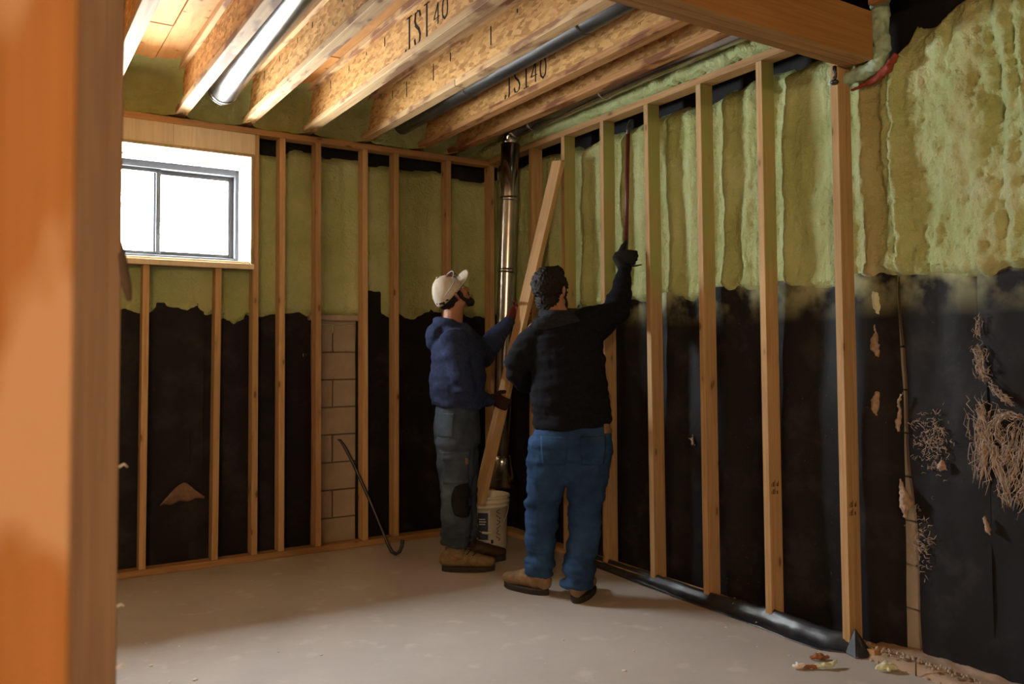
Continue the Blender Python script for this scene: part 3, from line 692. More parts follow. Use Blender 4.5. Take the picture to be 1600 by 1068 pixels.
tube('strap', [(3.205, 2.345, 2.585), (3.200, 2.343, 2.56), (3.206, 2.340, 2.545), (3.200, 2.344, 2.53), (3.202, 2.345, 2.518)], [.009, .010, .006, .009, .008], M['steel'], hk, 10)
tube('cup', [(3.200, 2.344, 2.52), (3.2, 2.344, 2.512), (3.2, 2.344, 2.502)], [.014, .020, .012], M['steel'], hk, 14)
abox('void_board', (3.20, 1.55, 2.80), (3.24, 2.17, 2.85), M['beam'], wall_r, .003)

# ------------------------------------------------------------------ near posts at the left edge of the picture
p1 = stick('near_post', (.0555-.0445-.012, .715, 0), (.0555-.0445-.012, .715, 2.79), .114, .038, (1, 0, 0), M['near_stud'])
tag(p1, 'orange-lit wooden post closest to the lens at the left edge', 'post')
p2 = stick('near_post', (.155, 1.66, 0), (.155, 1.66, 2.79), .102, .038, (1, 0, 0), M['near_dark'])
tag(p2, 'shaded wooden post just behind the orange-lit one, partly covering the window', 'post')
g = bmesh.new(); tube_bm(g, [(.201, 1.648, 1.512), (.205, 1.645, 1.485), (.211, 1.643, 1.45), (.216, 1.642, 1.425), (.219, 1.641, 1.405)], [(.004, .006), (.005, .009), (.005, .009), (.005, .008), (.004, .005)], 10, (0, 1, 0), True)
me = bpy.data.meshes.new('m'); g.to_mesh(me); g.free()
tag(new('torn_strip', me, M['flap'], None, None, True), 'dark torn strip dangling from the shaded near post', 'strip')

# ------------------------------------------------------------------ loose board held by the men
LB0, LB1 = Vector((2.699, 4.682, .350)), Vector((3.176, 4.436, 2.572))
A_ = Vector((.845, -.534, 0)); B_ = Vector((.534, .845, 0))
board = stick('loose_board', LB0, LB1, .089, .038, (A_*0.68 - B_*0.73), M['stud'])
tag(board, 'loose pine board held slanting by the two men over the bucket', 'board')

# ------------------------------------------------------------------ bucket
BK = (2.862, 4.858, 0)
bk = root('bucket', BK, label='white plastic pail with a blue label beside the boots', cat='bucket')
prof = [(.0, .004), (.122, .004), (.128, .0), (.131, .006), (.139, .30), (.150, .30), (.151, .312), (.1405, .313), (.141, .325), (.153, .325), (.1535, .343), (.1435, .344), (.144, .355), (.154, .356), (.154, .371), (.147, .373), (.143, .366), (.134, .30), (.127, .012), (.0, .012)]
new('shell', lathe_me(prof, 48), M['bucket'], bk, Matrix.Translation(BK), True)
def on_bucket(a0, a1, z0, z1, name, m, off=.0008, nn=10):
    U = np.linspace(a0, a1, nn); Z = np.linspace(z0, z1, 4); u, z = np.meshgrid(U, Z, indexing='ij'); r = .131 + (z-.006)/.294*.008 + off
    new(name, grid_me(np.stack([BK[0]+r*np.cos(u), BK[1]+r*np.sin(u), BK[2]+z], -1)), m, bk)
cam_a = math.atan2(-BK[1], -BK[0])
on_bucket(cam_a-.70, cam_a+.16, .075, .285, 'label_border', M['labelwhite'])
on_bucket(cam_a-.44, cam_a+.06, .095, .270, 'label', M['bluelabel'], .0014)
on_bucket(cam_a-1.15, cam_a-.90, .095, .27, 'label', M['bluelabel'], .0014)
for k_ in range(3): on_bucket(cam_a-.38, cam_a-.07+.04*(k_ % 2), .225-.016*k_, .232-.016*k_, 'label_print', M['labelwhite'], .002, 5)
on_bucket(cam_a+.19, cam_a+.32, .07, .095, 'label_print', M['bluelabel'], .0014, 4)
for k_ in range(6):          # handwritten marker squiggle, illegible
    zc = .085 + k_*.035; pts = []
    for q in range(8):
        t_ = q/7; a_ = cam_a + .58 + .10*math.sin(t_*5.2+k_*1.7); r_ = .1335 + (zc/.3)*.008
        z_ = zc + .030*t_
        pts.append((BK[0]+r_*math.cos(a_), BK[1]+r_*math.sin(a_), z_))
    tube('marker_stroke', pts, .0022, M['ink'], bk, 5)
hp = []
for q in range(15):
    t_ = q/14; a_ = cam_a - 1.35 + 2.7*t_; zz = .305 - .16*math.sin(t_*math.pi); rr = .150 + .012*math.sin(t_*math.pi)
    hp.append((BK[0]+rr*math.cos(a_), BK[1]+rr*math.sin(a_), zz))
tube('wire_handle', hp, .0022, M['labelwhite'], bk, 6)
tube('grip', [hp[6], hp[7], hp[8]], [.008, .008, .008], M['bucket'], bk, 8)

# ------------------------------------------------------------------ bars
cb = root('crowbar', (2.24, 5.06, 0), label='long black crowbar leaning against the back studs', cat='crowbar')
tube('shaft', [(2.012, 5.375, .742), (2.024, 5.365, .738), (2.045, 5.345, .700), (2.09, 5.29, .58), (2.17, 5.19, .335), (2.245, 5.085, .075), (2.262, 5.06, .028), (2.285, 5.05, .013), (2.312, 5.05, .022), (2.332, 5.055, .055), (2.338, 5.06, .095)],
     [(.004, .012), (.008, .011), .011, .011, .011, .011, .012, .012, .012, (.009, .013), (.003, .014)], M['steel'], cb, 8)
pb = root('pry_bar', (3.146, 3.731, 1.86), label='dark red and black pry bar gripped overhead by the man in black', cat='pry bar')
H2 = Vector((3.146, 3.731, 1.863)); btop = Vector((3.195, 3.752, 2.700))
ax = (btop-H2).normalized()
tube('shaft', [H2+ax*.10, H2+ax*.40, H2+ax*.735], .0125, M['barred'], pb, 10)
tube('lower_end', [H2-ax*.030, H2+ax*.0, H2+ax*.12], [.011, .012, .0115], M['steel'], pb, 10)
tube('claw', [H2-ax*.030, H2-ax*.045+Vector((.008, -.012, 0)), H2-ax*.048+Vector((.03, -.05, -.004)), H2-ax*.046+Vector((.045, -.085, -.002))], [.011, .011, (.006, .010), (.003, .010)], M['steel'], pb, 8)
tube('chisel_tip', [H2+ax*.725, H2+ax*.77, H2+ax*.80+Vector((.008, 0, 0)), H2+ax*.825+Vector((.016, 0, 0))], [.012, .012, (.009, .014), (.003, .015)], M['steel'], pb, 8)

# ------------------------------------------------------------------ people
V = Vector
Zv = V((0, 0, 1))
def hand_bm(bm, pc, fd, ac, pn, rs=1.0, a=(50, 75, 60), thumb=None, spread=0.0, wrist=None, wr=.030):
    """palm centre, finger direction, knuckle line index->little, palm normal towards the held thing"""
    fd, ac, pn = V(fd).normalized(), V(ac).normalized(), V(pn).normalized(); pc = V(pc)
    tube_bm(bm, [pc-fd*.045, pc-fd*.02, pc+fd*.02, pc+fd*.046], [(.030*rs**.5, .017*rs), (.039*rs**.5, .019*rs), (.043*rs**.5, .018*rs), (.041*rs**.5, .014*rs)], 14, ac, True)
    if wrist is not None: tube_bm(bm, [V(wrist), pc-fd*.04], [wr*rs, (.029*rs, .021*rs)], 12, ac, True)
    for k, (o, L) in enumerate(((-.031, .92), (-.0105, 1.0), (.0105, .95), (.031, .78))):
        p = pc + fd*(.042 - .004*abs(k-1.2)) + ac*o; th = 0; d = fd; pts = [p - fd*.012]; r_ = [.0115*rs]
        pts.append(p); r_.append(.0112*rs)
        for s, (l, an) in enumerate(zip((.044, .029, .022), a)):
            th += math.radians(an)*(1 + .06*(k-1)); d = fd*math.cos(th) + pn*math.sin(th) + ac*spread*(k-1.5)
            p = p + d.normalized()*l*L; pts.append(p); r_.append((.0108, .0098, .0082)[s]*rs)
        tube_bm(bm, pts, r_, 10, None, True)
    t = V(thumb).normalized() if thumb is not None else (-ac*.75 + fd*.55 + pn*.3).normalized()
    b = pc - fd*.022 - ac*.030 + pn*.004
    m_ = b + (t - ac*.5).normalized()*.036; e_ = m_ + (t + pn*.45 + fd*.1).normalized()*.030; f_ = e_ + (t*.6 + pn*.8 + ac*.25).normalized()*.024
    tube_bm(bm, [b, m_, e_, f_], [.0155*rs, .0128*rs, .0112*rs, .0092*rs], 10, None, True)
def head_bm(bm, c, f, u, s=1.0):
    f = V(f).normalized(); R = rot(f, u); x, y, z = (V(R.col[i]) for i in range(3)); c = V(c)
    P_ = lambda a, b, d: c + (x*a + y*b + z*d)*s
    ell_bm(bm, P_(-.010, 0, .035), (.098*s, .077*s, .088*s), R)
    ell_bm(bm, P_(.028, 0, -.035), (.066*s, .060*s, .080*s), R)
    ell_bm(bm, P_(.055, 0, -.092), (.030*s, .030*s, .024*s), R)
    for q in (-1, 1):
        ell_bm(bm, P_(.002, q*.052, -.062), (.045*s, .020*s, .032*s), R)      # jaw
        ell_bm(bm, P_(.070, q*.035, -.022), (.022*s, .024*s, .020*s), R)      # cheekbone
        ell_bm(bm, P_(.082, q*.030, .020), (.014*s, .030*s, .010*s), R)       # brow
        tube_bm(bm, [P_(-.006, q*.074, -.030), P_(-.012, q*.085, -.008), P_(-.014, q*.088, .012), P_(-.004, q*.080, .026)], [.009*s, .011*s, .012*s, .008*s], 8, None, True)
        ell_bm(bm, P_(.102, q*.012, -.038), (.011*s, .011*s, .009*s), R)
    tube_bm(bm, [P_(.086, 0, .012), P_(.100, 0, -.010), P_(.113, 0, -.034)], [.009*s, .011*s, .013*s], 10, None, True)
    tube_bm(bm, [P_(.078, -.024, -.066), P_(.091, 0, -.064), P_(.078, .024, -.066)], [.006*s, .008*s, .006*s], 8, None, True)
    tube_bm(bm, [P_(.076, -.020, -.076), P_(.089, 0, -.076), P_(.076, .020, -.076)], [.006*s, .008*s, .006*s], 8, None, True)
    return P_, R
def eyes(par, P_, R, s=1.0):
    for q in (-1, 1):
        b = bmesh.new(); ell_bm(b, P_(.074, q*.031, .002), (.0135*s,)*3, R, 12)
        me = bpy.data.meshes.new('m'); b.to_mesh(me); b.free(); new('eye', me, M['labelwhite'], par, None, True)
        b = bmesh.new(); ell_bm(b, P_(.0855, q*.0315, .003), (.0042*s, .0062*s, .0062*s), R, 10)
        me = bpy.data.meshes.new('m'); b.to_mesh(me); b.free(); new('iris', me, M['hair'], par, None, True)
def boot(par, heel, ankle, d, L, m, shaft_top, label=None, w=1.0):
    heel = V((heel[0], heel[1], 0)); d = V((d[0], d[1], 0)).normalized(); s = V((-d.y, d.x, 0))
    b = bmesh.new(); P_ = lambda a, z, o=0: heel + d*a*L + s*o + Zv*z
    tube_bm(b, [P_(.06, .070), P_(.20, .072), P_(.42, .078), P_(.62, .066), P_(.80, .056), P_(.95, .052)],
            [(.038*w, .044), (.044*w, .050), (.044*w, .056), (.050*w, .044), (.051*w, .037), (.040*w, .030)], 16, s, True)
    tube_bm(b, [P_(.18, .06), P_(.20, .11), V(ankle)+Zv*0, V((ankle[0], ankle[1], shaft_top))], [(.042, .050), (.045, .055), (.048, .054), (.050, .056)], 16, s, False)
    o = remesh('boot', b, .007, m, par, 5, lambda c: .0022*fbm(c[:, 0]*45, c[:, 1]*45, c[:, 2]*60, 2, 91), label=label)
    out_ = []
    for k in range(28):
        t = k/28*2*math.pi; a = .5 - .5*math.cos(t); wd = (.040 + .016*math.sin(min(1, a*1.15)*math.pi*.78))*w*(1 - .35*max(0, a-.82)/.18*1.0)
        wd *= math.sqrt(max(0.0, 1-abs(2*a-1)**3.2)) if 0 < a < 1 else 0
        out_.append((a*(L+.012)/L - .006, math.copysign(wd, math.sin(t)) if abs(math.sin(t)) > 1e-6 else 0))
    bm = bmesh.new(); rings = []
    for z, gsc in ((.0, .95), (.006, 1.0), (.026, 1.03), (.031, .97)):
        rings.append([bm.verts.new(P_(a, z + (.012 if (z < .01 and .40 < a < .55) else 0), oo*gsc)) for a, oo in out_])
    n = len(out_)
    for r1, r2 in zip(rings[:-1], rings[1:]):
        for k in range(n): bm.faces.new((r1[k], r1[(k+1) % n], r2[(k+1) % n], r2[k]))
    bm.faces.new(rings[0][::-1]); bm.faces.new(rings[-1])
    bmesh.ops.remove_doubles(bm, verts=bm.verts, dist=.0005); bmesh.ops.recalc_face_normals(bm, faces=bm.faces)
    me = bpy.data.meshes.new('m'); bm.to_mesh(me); bm.free(); new('sole', me, M['sole'], o, None, False)
    return o
def bvh_of(o):
    me = o.data; return BVHTree.FromPolygons([v.co.copy() for v in me.vertices], [tuple(p.vertices) for p in me.polygons])
def patch(name, bvh, o_, d_, w_, h_, wx, hz, m, par, off=.003, nx=14, nz=14, shape=None):
    d_ = V(d_).normalized(); pts = []; 
    for i in range(nx):
        row = []
        for k in range(nz):
            u, v = i/(nx-1)*2-1, k/(nz-1)*2-1
            if shape: u, v = shape(u, v)
            hit, nrm, _, _ = bvh.ray_cast(V(o_) + V(w_)*u*wx/2 + V(h_)*v*hz/2, d_)
            row.append(None if hit is None else hit + nrm*off)
        pts.append(row)
    idx = {}; vs = []
    for i in range(nx):
        for k in range(nz):
            if pts[i][k] is not None: idx[i, k] = len(vs); vs.append(pts[i][k])
    fs = [(idx[i, k], idx[i+1, k], idx[i+1, k+1], idx[i, k+1]) for i in range(nx-1) for k in range(nz-1) if all(q in idx for q in ((i, k), (i+1, k), (i+1, k+1), (i, k+1)))]
    me = bpy.data.meshes.new('m'); me.from_pydata(vs, [], fs)
    o = new(name, me, m, par, None, True); solidify(o, .004, 0); return o
def cloth_disp(z_amp, f=(7, 7, 26), seed=0):
    def fn(c):
        n = fbm(c[:, 0]*f[0] + c[:, 2]*3, c[:, 1]*f[1], c[:, 2]*f[2], 2, seed); n2 = fbm(c[:, 0]*16, c[:, 1]*16, c[:, 2]*16, 2, seed+5)
        return z_amp(c[:, 2])*(n - .25*np.abs(n2)) + .002*n2
    return fn
lerp = lambda a, b, t: a + (b-a)*t

# ---- man in black, back to the camera, bar raised
J = {k: V(v) for k, v in {'pelvis': (2.701, 3.675, 0.821), 'waist': (2.694, 3.668, 1.001), 'chest': (2.687, 3.684, 1.279), 'uchest': (2.691, 3.705, 1.436), 'neck': (2.662, 3.735, 1.51), 'head': (2.655, 3.787, 1.655),
 'LSh': (2.560, 3.800, 1.425), 'LEl': (2.462, 3.862, 1.222), 'LWr': (2.648, 4.04, 1.131), 'RSh': (2.845, 3.645, 1.468), 'REl': (3.080, 3.740, 1.560), 'RWr': (3.122, 3.715, 1.785), 'RHand': (3.146, 3.731, 1.863),
 'LHip': (2.612, 3.745, 0.80), 'RHip': (2.790, 3.620, 0.80), 'LKn': (2.578, 3.789, 0.444), 'LAn': (2.590, 3.830, 0.101), 'RKn': (2.741, 3.614, 0.454), 'RAn': (2.680, 3.605, 0.101)}.items()}
man = root('person', (2.64, 3.72, 0), label='man in a black jacket and blue jeans seen from behind, raising a pry bar', cat='person')
hf = (B_*.80 + A_*.52 + Zv*.22)
def man2_hands(b, rs, only=None):
    pn = (B_*.92 + A_*.25).normalized(); fd = (A_*.92 - B_*.25 - Zv*.05).normalized()
    if only in (None, 'R'): hand_bm(b, J['RHand'] - pn*.029 - fd*.006, fd, -ax, pn, rs, (48, 78, 62), thumb=(ax*.75 + fd*.4 + pn*.2), wrist=J['RWr'])
    if only in (None, 'L'):
        f2 = (A_*.75 + B_*.6 - Zv*.1).normalized(); hand_bm(b, J['LWr'] + f2*.085, f2, -Zv, (B_*.75 - A_*.6), rs, (25, 40, 30), wrist=J['LWr'])
b = bmesh.new()
PH2, RH2 = head_bm(b, J['head'], hf, Zv)
tube_bm(b, [J['uchest'], J['neck'], J['head'] - Zv*.06 - B_*.01], [.075, .062, .060], 14, None, True)
tube_bm(b, [J['pelvis'], J['waist'], J['chest'], J['uchest']], [(.165, .12), (.16, .11), (.17, .115), (.15, .10)], 18, A_, True)
for s in 'LR':
    tube_bm(b, [J[s+'Sh'], J[s+'El'], J[s+'Wr']], [.058, .045, .031], 12, None, True)
    tube_bm(b, [J[s+'Hip'], J[s+'Kn'], J[s+'An']], [.085, .058, .040], 12, None, True)
    tube_bm(b, [J['uchest'], J[s+'Sh']], [.07, .058], 12, None, True)
man2_hands(b, .85)
remesh('body', b, .0075, M['skin'], man, 4)
eyes(man, PH2, RH2)
b = bmesh.new()                                          # hair: short, thick, slightly curly
ell_bm(b, PH2(-.026, 0, .042), (.098, .088, .094), RH2); ell_bm(b, PH2(-.055, 0, -.045), (.050, .066, .070), RH2)
for q in (-1, 1): ell_bm(b, PH2(.004, q*.066, .028), (.05, .022, .05), RH2); ell_bm(b, PH2(.018, q*.070, -.012), (.016, .012, .03), RH2)
ell_bm(b, PH2(.045, 0, .095), (.048, .06, .034), RH2)
remesh('hair', b, .005, M['hair'], man, 2, lambda c: .010*np.abs(fbm(c[:, 0]*70, c[:, 1]*70, c[:, 2]*70, 2, 5)) + .000)
b = bmesh.new()                                          # beard along the jaw
for q in (-1, 1): tube_bm(b, [PH2(.012, q*.068, -.03), PH2(.03, q*.062, -.075), PH2(.065, q*.034, -.105), PH2(.082, 0, -.112)], [.012, .016, .018, .018], 8, None, True)
remesh('beard', b, .006, M['hair'], man, 2, lambda c: .003*fbm(c[:, 0]*60, c[:, 1]*60, c[:, 2]*60, 2, 6))
b = bmesh.new()                                          # jacket
tube_bm(b, [(2.702, 3.672, .905), (2.70, 3.671, .96), (2.694, 3.668, 1.03), (2.690, 3.674, 1.15), (2.687, 3.684, 1.28), (2.690, 3.700, 1.39), (2.684, 3.714, 1.455), (2.672, 3.73, 1.505)],
        [(.212, .152), (.216, .156), (.214, .15), (.208, .146), (.203, .142), (.200, .135), (.165, .118), (.100, .095)], 26, A_)
tube_bm(b, [J['uchest'] - Zv*.03, lerp(J['uchest'], J['LSh'], .8), lerp(J['LSh'], J['LEl'], .35), J['LEl'] + V((0, 0, .02)), lerp(J['LEl'], J['LWr'], .35), J['LWr']], [.105, .094, .086, .078, .070, .052], 16, None, True)
tube_bm(b, [J['uchest'] - Zv*.03, J['RSh'], lerp(J['RSh'], J['REl'], .5) - Zv*.008, J['REl'], lerp(J['REl'], J['RWr'], .5), J['RWr']], [.110, .102, .087, .076, .062, .047], 16, None, True)
tube_bm(b, [lerp(J['RSh'], J['chest'], .45), lerp(J['RSh'], J['REl'], .55) - Zv*.02], [.10, .06], 14, None, True)
def amp2(z): return .009 + .005*np.clip((1.12-z)/.2, 0, 1)
jk = remesh('jacket', b, .008, M['blackcloth'], man, 7, cloth_disp(amp2, (6, 6, 22), 3), label='black fleece jacket')
b = bmesh.new()                                          # folded collar / hood edge
pts = []
for k in range(17):
    t = k/16*2*math.pi; pts.append(J['neck'] + A_*(.092*math.cos(t) + .004) + B_*(.088*math.sin(t)) + Zv*(.012 + .010*math.sin(t)))
tube_bm(b, pts, [(.034, .022)]*17, 10, Zv, True)
ell_bm(b, J['neck'] - B_*.090 - Zv*.030, (.115, .038, .050), rot(A_, Zv)); ell_bm(b, J['neck'] - B_*.075 - A_*.06 - Zv*.045, (.085, .04, .045), rot(A_, Zv))
remesh('collar', b, .007, M['collar'], man, 5, lambda c: .004*fbm(c[:, 0]*14, c[:, 1]*14, c[:, 2]*40, 2, 9))
b = bmesh.new()                                          # jeans
tube_bm(b, [(2.703, 3.672, .985), (2.702, 3.672, .92), (2.701, 3.672, .84), (2.702, 3.676, .76), (2.704, 3.68, .70)], [(.190, .132), (.205, .142), (.222, .155), (.222, .150), (.175, .11)], 24, A_, True)
tube_bm(b, [J['LHip'], lerp(J['LHip'], J['LKn'], .4), J['LKn'] + Zv*.03, J['LKn'] - Zv*.10, lerp(J['LKn'], J['LAn'], .72), J['LAn'] + Zv*.005], [.126, .114, .092, .088, .078, .083], 18, None, 'start')
tube_bm(b, [J['RHip'], lerp(J['RHip'], J['RKn'], .4), J['RKn'] + Zv*.03, J['RKn'] - Zv*.10, lerp(J['RKn'], J['RAn'], .72), J['RAn'] - Zv*.030], [.126, .114, .094, .090, .082, .088], 18, None, 'start')
def amp_j(z): return .006 + .012*np.exp(-((z-.17)/.11)**2) + .006*np.exp(-((z-.47)/.10)**2) + .005*np.exp(-((z-.72)/.08)**2)
jn = remesh('jeans', b, .008, M['denim'], man, 6, cloth_disp(amp_j, (6, 6, 24), 13), label='blue denim jeans')
bv = bvh_of(jn); bc = V((2.70, 3.672, .80)) - B_*.6
pk = lambda u, v: (u*(1 - .12*max(0, -v)), v if v > -.6 else v + .0)
for q in (-1, 1): patch('back_pocket', bv, bc + A_*q*.102 - Zv*.005, B_, A_, Zv, .135, .150, M['denim'], jn, .0035, shape=pk)
patch('leather_patch', bv, bc + A_*.185 + Zv*.105, B_, A_, Zv, .045, .05, M['leather'], jn, .006, 6, 6)
b = bmesh.new(); man2_hands(b, 1.08, 'R'); remesh('glove', b, .0045, M['blackglove'], man, 2)
b = bmesh.new(); man2_hands(b, 1.08, 'L'); remesh('glove', b, .0045, M['blackglove'], man, 2)
boot(man, (2.600, 3.765), J['LAn'], (-.30, .95), .30, M['leather'], .17, 'tan leather work boot')
boot(man, (2.632, 3.560), J['RAn'], (.80, .60), .30, M['leather'], .17, 'tan leather work boot')

# ---- man in the navy hoodie, in profile
K = {k: V(v) for k, v in {'pelvis': (2.472, 4.554, 0.80), 'waist': (2.479, 4.549, 1.023), 'chest': (2.485, 4.557, 1.28), 'uchest': (2.472, 4.572, 1.407), 'neck': (2.460, 4.588, 1.49), 'head': (2.467, 4.604, 1.676),
 'RSh': (2.390, 4.435, 1.392), 'REl': (2.418, 4.387, 1.112), 'RWr': (2.655, 4.505, 1.016), 'RHand': (2.792, 4.576, 0.999), 'LSh': (2.580, 4.702, 1.405), 'LEl': (2.747, 4.690, 1.315), 'LWr': (2.880, 4.602, 1.512), 'LHand': (2.925, 4.587, 1.577),
 'RHip': (2.422, 4.479, 0.76), 'LHip': (2.53, 4.62, 0.76), 'RKn': (2.418, 4.468, 0.409), 'RAn': (2.412, 4.480, 0.105), 'LKn': (2.556, 4.63, 0.372), 'LAn': (2.60, 4.65, 0.108)}.items()}
F1 = (A_*.985 + B_*.17).normalized(); S1 = Zv.cross(F1)
man1 = root('person', (2.50, 4.55, 0), label='man in a navy hoodie, white cap and cargo jeans looking up at the board', cat='person')
bx = (A_*0.80 - B_*0.6).normalized(); bz = (LB1-LB0).normalized(); bx = (bx - bz*bx.dot(bz)).normalized(); by = bz.cross(bx)
def bpt(z): return LB0 + bz*((z-LB0.z)/bz.z)
toward = by if by.dot(B_) < 0 else -by                    # board's wide face that looks at the camera side
def man1_hands(b, rs, only=None):
    if only in (None, 'L'):
        c = bpt(1.575) - bx*(.0445 + .020*rs); hand_bm(b, c - toward*.012, -toward, -bz, bx, rs, (38, 62, 35), thumb=(toward*.9 + bz*.25), wrist=K['LWr'])
    if only in (None, 'R'):
        c = bpt(1.0) + toward*(.019 + .020*rs) - bx*.012; hand_bm(b, c, (bx*.95 - bz*.15), -bz, -toward, rs, (22, 78, 40), thumb=(bx*.8 + bz*.3), wrist=K['RWr'])
b = bmesh.new()
f1 = (A_*.68 + B_*.40 + Zv*.62).normalized(); up1 = (Zv*.78 - A_*.55 - B_*.30)
PH1, RH1 = head_bm(b, K['head'], f1, up1)
tube_bm(b, [K['uchest'], K['neck'], PH1(-.02, 0, -.05)], [.078, .064, .062], 14, None, True)
tube_bm(b, [K['pelvis'], K['waist'], K['chest'], K['uchest']], [(.165, .12), (.16, .115), (.17, .12), (.15, .10)], 18, S1, True)
for s in 'LR':
    tube_bm(b, [K[s+'Sh'], K[s+'El'], K[s+'Wr']], [.058, .045, .031], 12, None, True)
    tube_bm(b, [K[s+'Hip'], K[s+'Kn'], K[s+'An']], [.085, .058, .040], 12, None, True)
    tube_bm(b, [K['uchest'], K[s+'Sh']], [.07, .058], 12, None, True)
man1_hands(b, .85)
remesh('body', b, .0075, M['skin'], man1, 4)
eyes(man1, PH1, RH1)
b = bmesh.new()
ell_bm(b, PH1(-.030, 0, .012), (.090, .081, .078), RH1); ell_bm(b, PH1(-.055, 0, -.045), (.045, .062, .045), RH1)
for q in (-1, 1): ell_bm(b, PH1(.020, q*.070, -.008), (.018, .010, .035), RH1)
remesh('hair', b, .006, M['hair'], man1, 2, lambda c: .004*fbm(c[:, 0]*50, c[:, 1]*50, c[:, 2]*50, 2, 15))
b = bmesh.new()
for q in (-1, 1): tube_bm(b, [PH1(.014, q*.069, -.028), PH1(.028, q*.063, -.072), PH1(.062, q*.036, -.106), PH1(.082, 0, -.114)], [.012, .018, .022, .024], 8, None, True)
ell_bm(b, PH1(.072, 0, -.100), (.030, .032, .026), RH1)
tube_bm(b, [PH1(.084, -.026, -.062), PH1(.100, 0, -.054), PH1(.084, .026, -.062)], [.006, .008, .006], 8, None, True)
remesh('beard', b, .006, M['hair'], man1, 2, lambda c: .004*fbm(c[:, 0]*60, c[:, 1]*60, c[:, 2]*60, 2, 16))
# cap
cx_, cy_, cz_ = (V(RH1.col[i]) for i in range(3))
rows = []
for i in range(15):
    th = i/14*math.pi*.545; row = []
    for k in range(49):
        ph = k/48*2*math.pi
        seam = 1 - .022*max(0, math.cos(ph*3))**24*math.sin(th)
        crease = 1 + .012*float(vn(math.cos(ph)*4+9, math.sin(ph)*4, i*.5, 77)) - .055*math.exp(-((ph-2.6)/.25)**2)*math.sin(th)**2 - .05*math.exp(-((ph-3.9)/.3)**2)*math.sin(th*1.5)**2
        rr = math.sin(th)*seam*crease
        dz = .112*math.cos(th) - (.022 if math.cos(ph) < 0 else 0)*max(0, -math.cos(ph))*math.sin(th)**2
        row.append(PH1(-.014 + .107*rr*math.cos(ph), .090*rr*math.sin(ph), .030 + dz))
    rows.append(row)
cap = new('cap', grid_me(np.array([[tuple(p) for p in r_] for r_ in rows])), M['cap'], man1, None, True, label='off-white baseball cap'); solidify(cap, .004, -1)
rows = []
for i in range(9):
    t = i/8; row = []
    for k in range(21):
        ph = (k/20*2-1)*1.2; ln = .108*t*math.cos(ph*.60)
        px_ = -.014 + .104*math.cos(ph) + ln*(.80); py_ = .088*math.sin(ph) + ln*.22*math.sin(ph)
        row.append(PH1(px_, py_,   .024 + .42*ln - .026*t*abs(math.sin(ph))**2))
    rows.append(row)
o = new('brim', grid_me(np.array([[tuple(p) for p in r_] for r_ in rows])), M['cap'], cap, None, True); solidify(o, .005, 0)
bvc = bvh_of(cap)
patch('front_panel', bvc, PH1(.3, 0, .098), -cx_, cy_, cz_, .085, .05, M['cappatch'], cap, .002, 10, 8)
b = bmesh.new(); ell_bm(b, PH1(-.014, 0, .146), (.008, .008, .005), RH1, 10); me = bpy.data.meshes.new('m'); b.to_mesh(me); b.free(); new('button', me, M['cap'], cap, None, True)
# safety glasses pushed up on the cap
sg = root('safety_glasses', PH1(.11, 0, .10), label='clear safety glasses pushed up on the white cap', cat='glasses')
rows = []
for i in range(7):
    zz = .062 + i/6*.046; row = []
    for k in range(25):
        ph = (k/24*2-1)*1.15; row.append(PH1(-.010 + (.122 - i*.0035)*math.cos(ph), (.101 - i*.002)*math.sin(ph), zz + .012*math.cos(ph*2)))
    rows.append(row)
o = new('lens', grid_me(np.array([[tuple(p) for p in r_] for r_ in rows])), M['clear'], sg, None, True); solidify(o, .002, 0)
tube('top_rim', [tuple(p) for p in rows[-1]], .003, M['labelwhite'], sg, 8)
for q in (0, -1):
    s_ = 1 if q else -1
    tube('temple', [tuple(rows[3][q]), tuple(PH1(-.03, s_*.099, .060)), tuple(PH1(-.085, s_*.085, .045))], [.0035, .003, .002], M['labelwhite'], sg, 6)
# hoodie
b = bmesh.new()
tube_bm(b, [(2.472, 4.552, .985), (2.474, 4.550, 1.02), (2.476, 4.548, 1.09), (2.480, 4.552, 1.20), (2.482, 4.556, 1.30), (2.474, 4.568, 1.39), (2.468, 4.576, 1.445), (2.466, 4.583, 1.49)],
        [(.195, .150), (.205, .166), (.208, .176), (.206, .174), (.205, .168), (.195, .152), (.155, .125), (.095, .092)], 26, S1)
tube_bm(b, [K['uchest'] - Zv*.03, K['RSh'], lerp(K['RSh'], K['REl'], .5), K['REl'] + Zv*.01, lerp(K['REl'], K['RWr'], .5), K['RWr']], [.10, .092, .084, .078, .066, .046], 16, None, True)
tube_bm(b, [K['uchest'] - Zv*.03, K['LSh'], lerp(K['LSh'], K['LEl'], .6), K['LEl'], lerp(K['LEl'], K['LWr'], .5), K['LWr']], [.11, .098, .090, .082, .066, .046], 16, None, True)
tube_bm(b, [K['chest'] + A_*.04 + Zv*.03, K['LEl'] - Zv*.02], [.12, .075], 14, None, True)
pts = []
for k in range(19):
    t = k/18*2*math.pi; c_, s_ = math.cos(t), math.sin(t)
    pts.append(K['neck'] + F1*(.092*c_) + S1*(.105*s_) + Zv*(.000 - .055*max(0, c_) + .020*max(0, -c_)))
tube_bm(b, pts, [(.032, .030)]*19, 10, Zv, True)
ell_bm(b, K['neck'] - F1*.105 - Zv*.055, (.062, .120, .070), rot(F1, Zv)); ell_bm(b, K['neck'] - F1*.120 - Zv*.105, (.045, .085, .045), rot(F1, Zv))
def amp1(z): return .009 + .006*np.clip((1.13-z)/.12, 0, 1)
hd = remesh('hoodie', b, .008, M['navy'], man1, 5, cloth_disp(amp1, (7, 7, 17), 23), label='navy hooded sweatshirt')
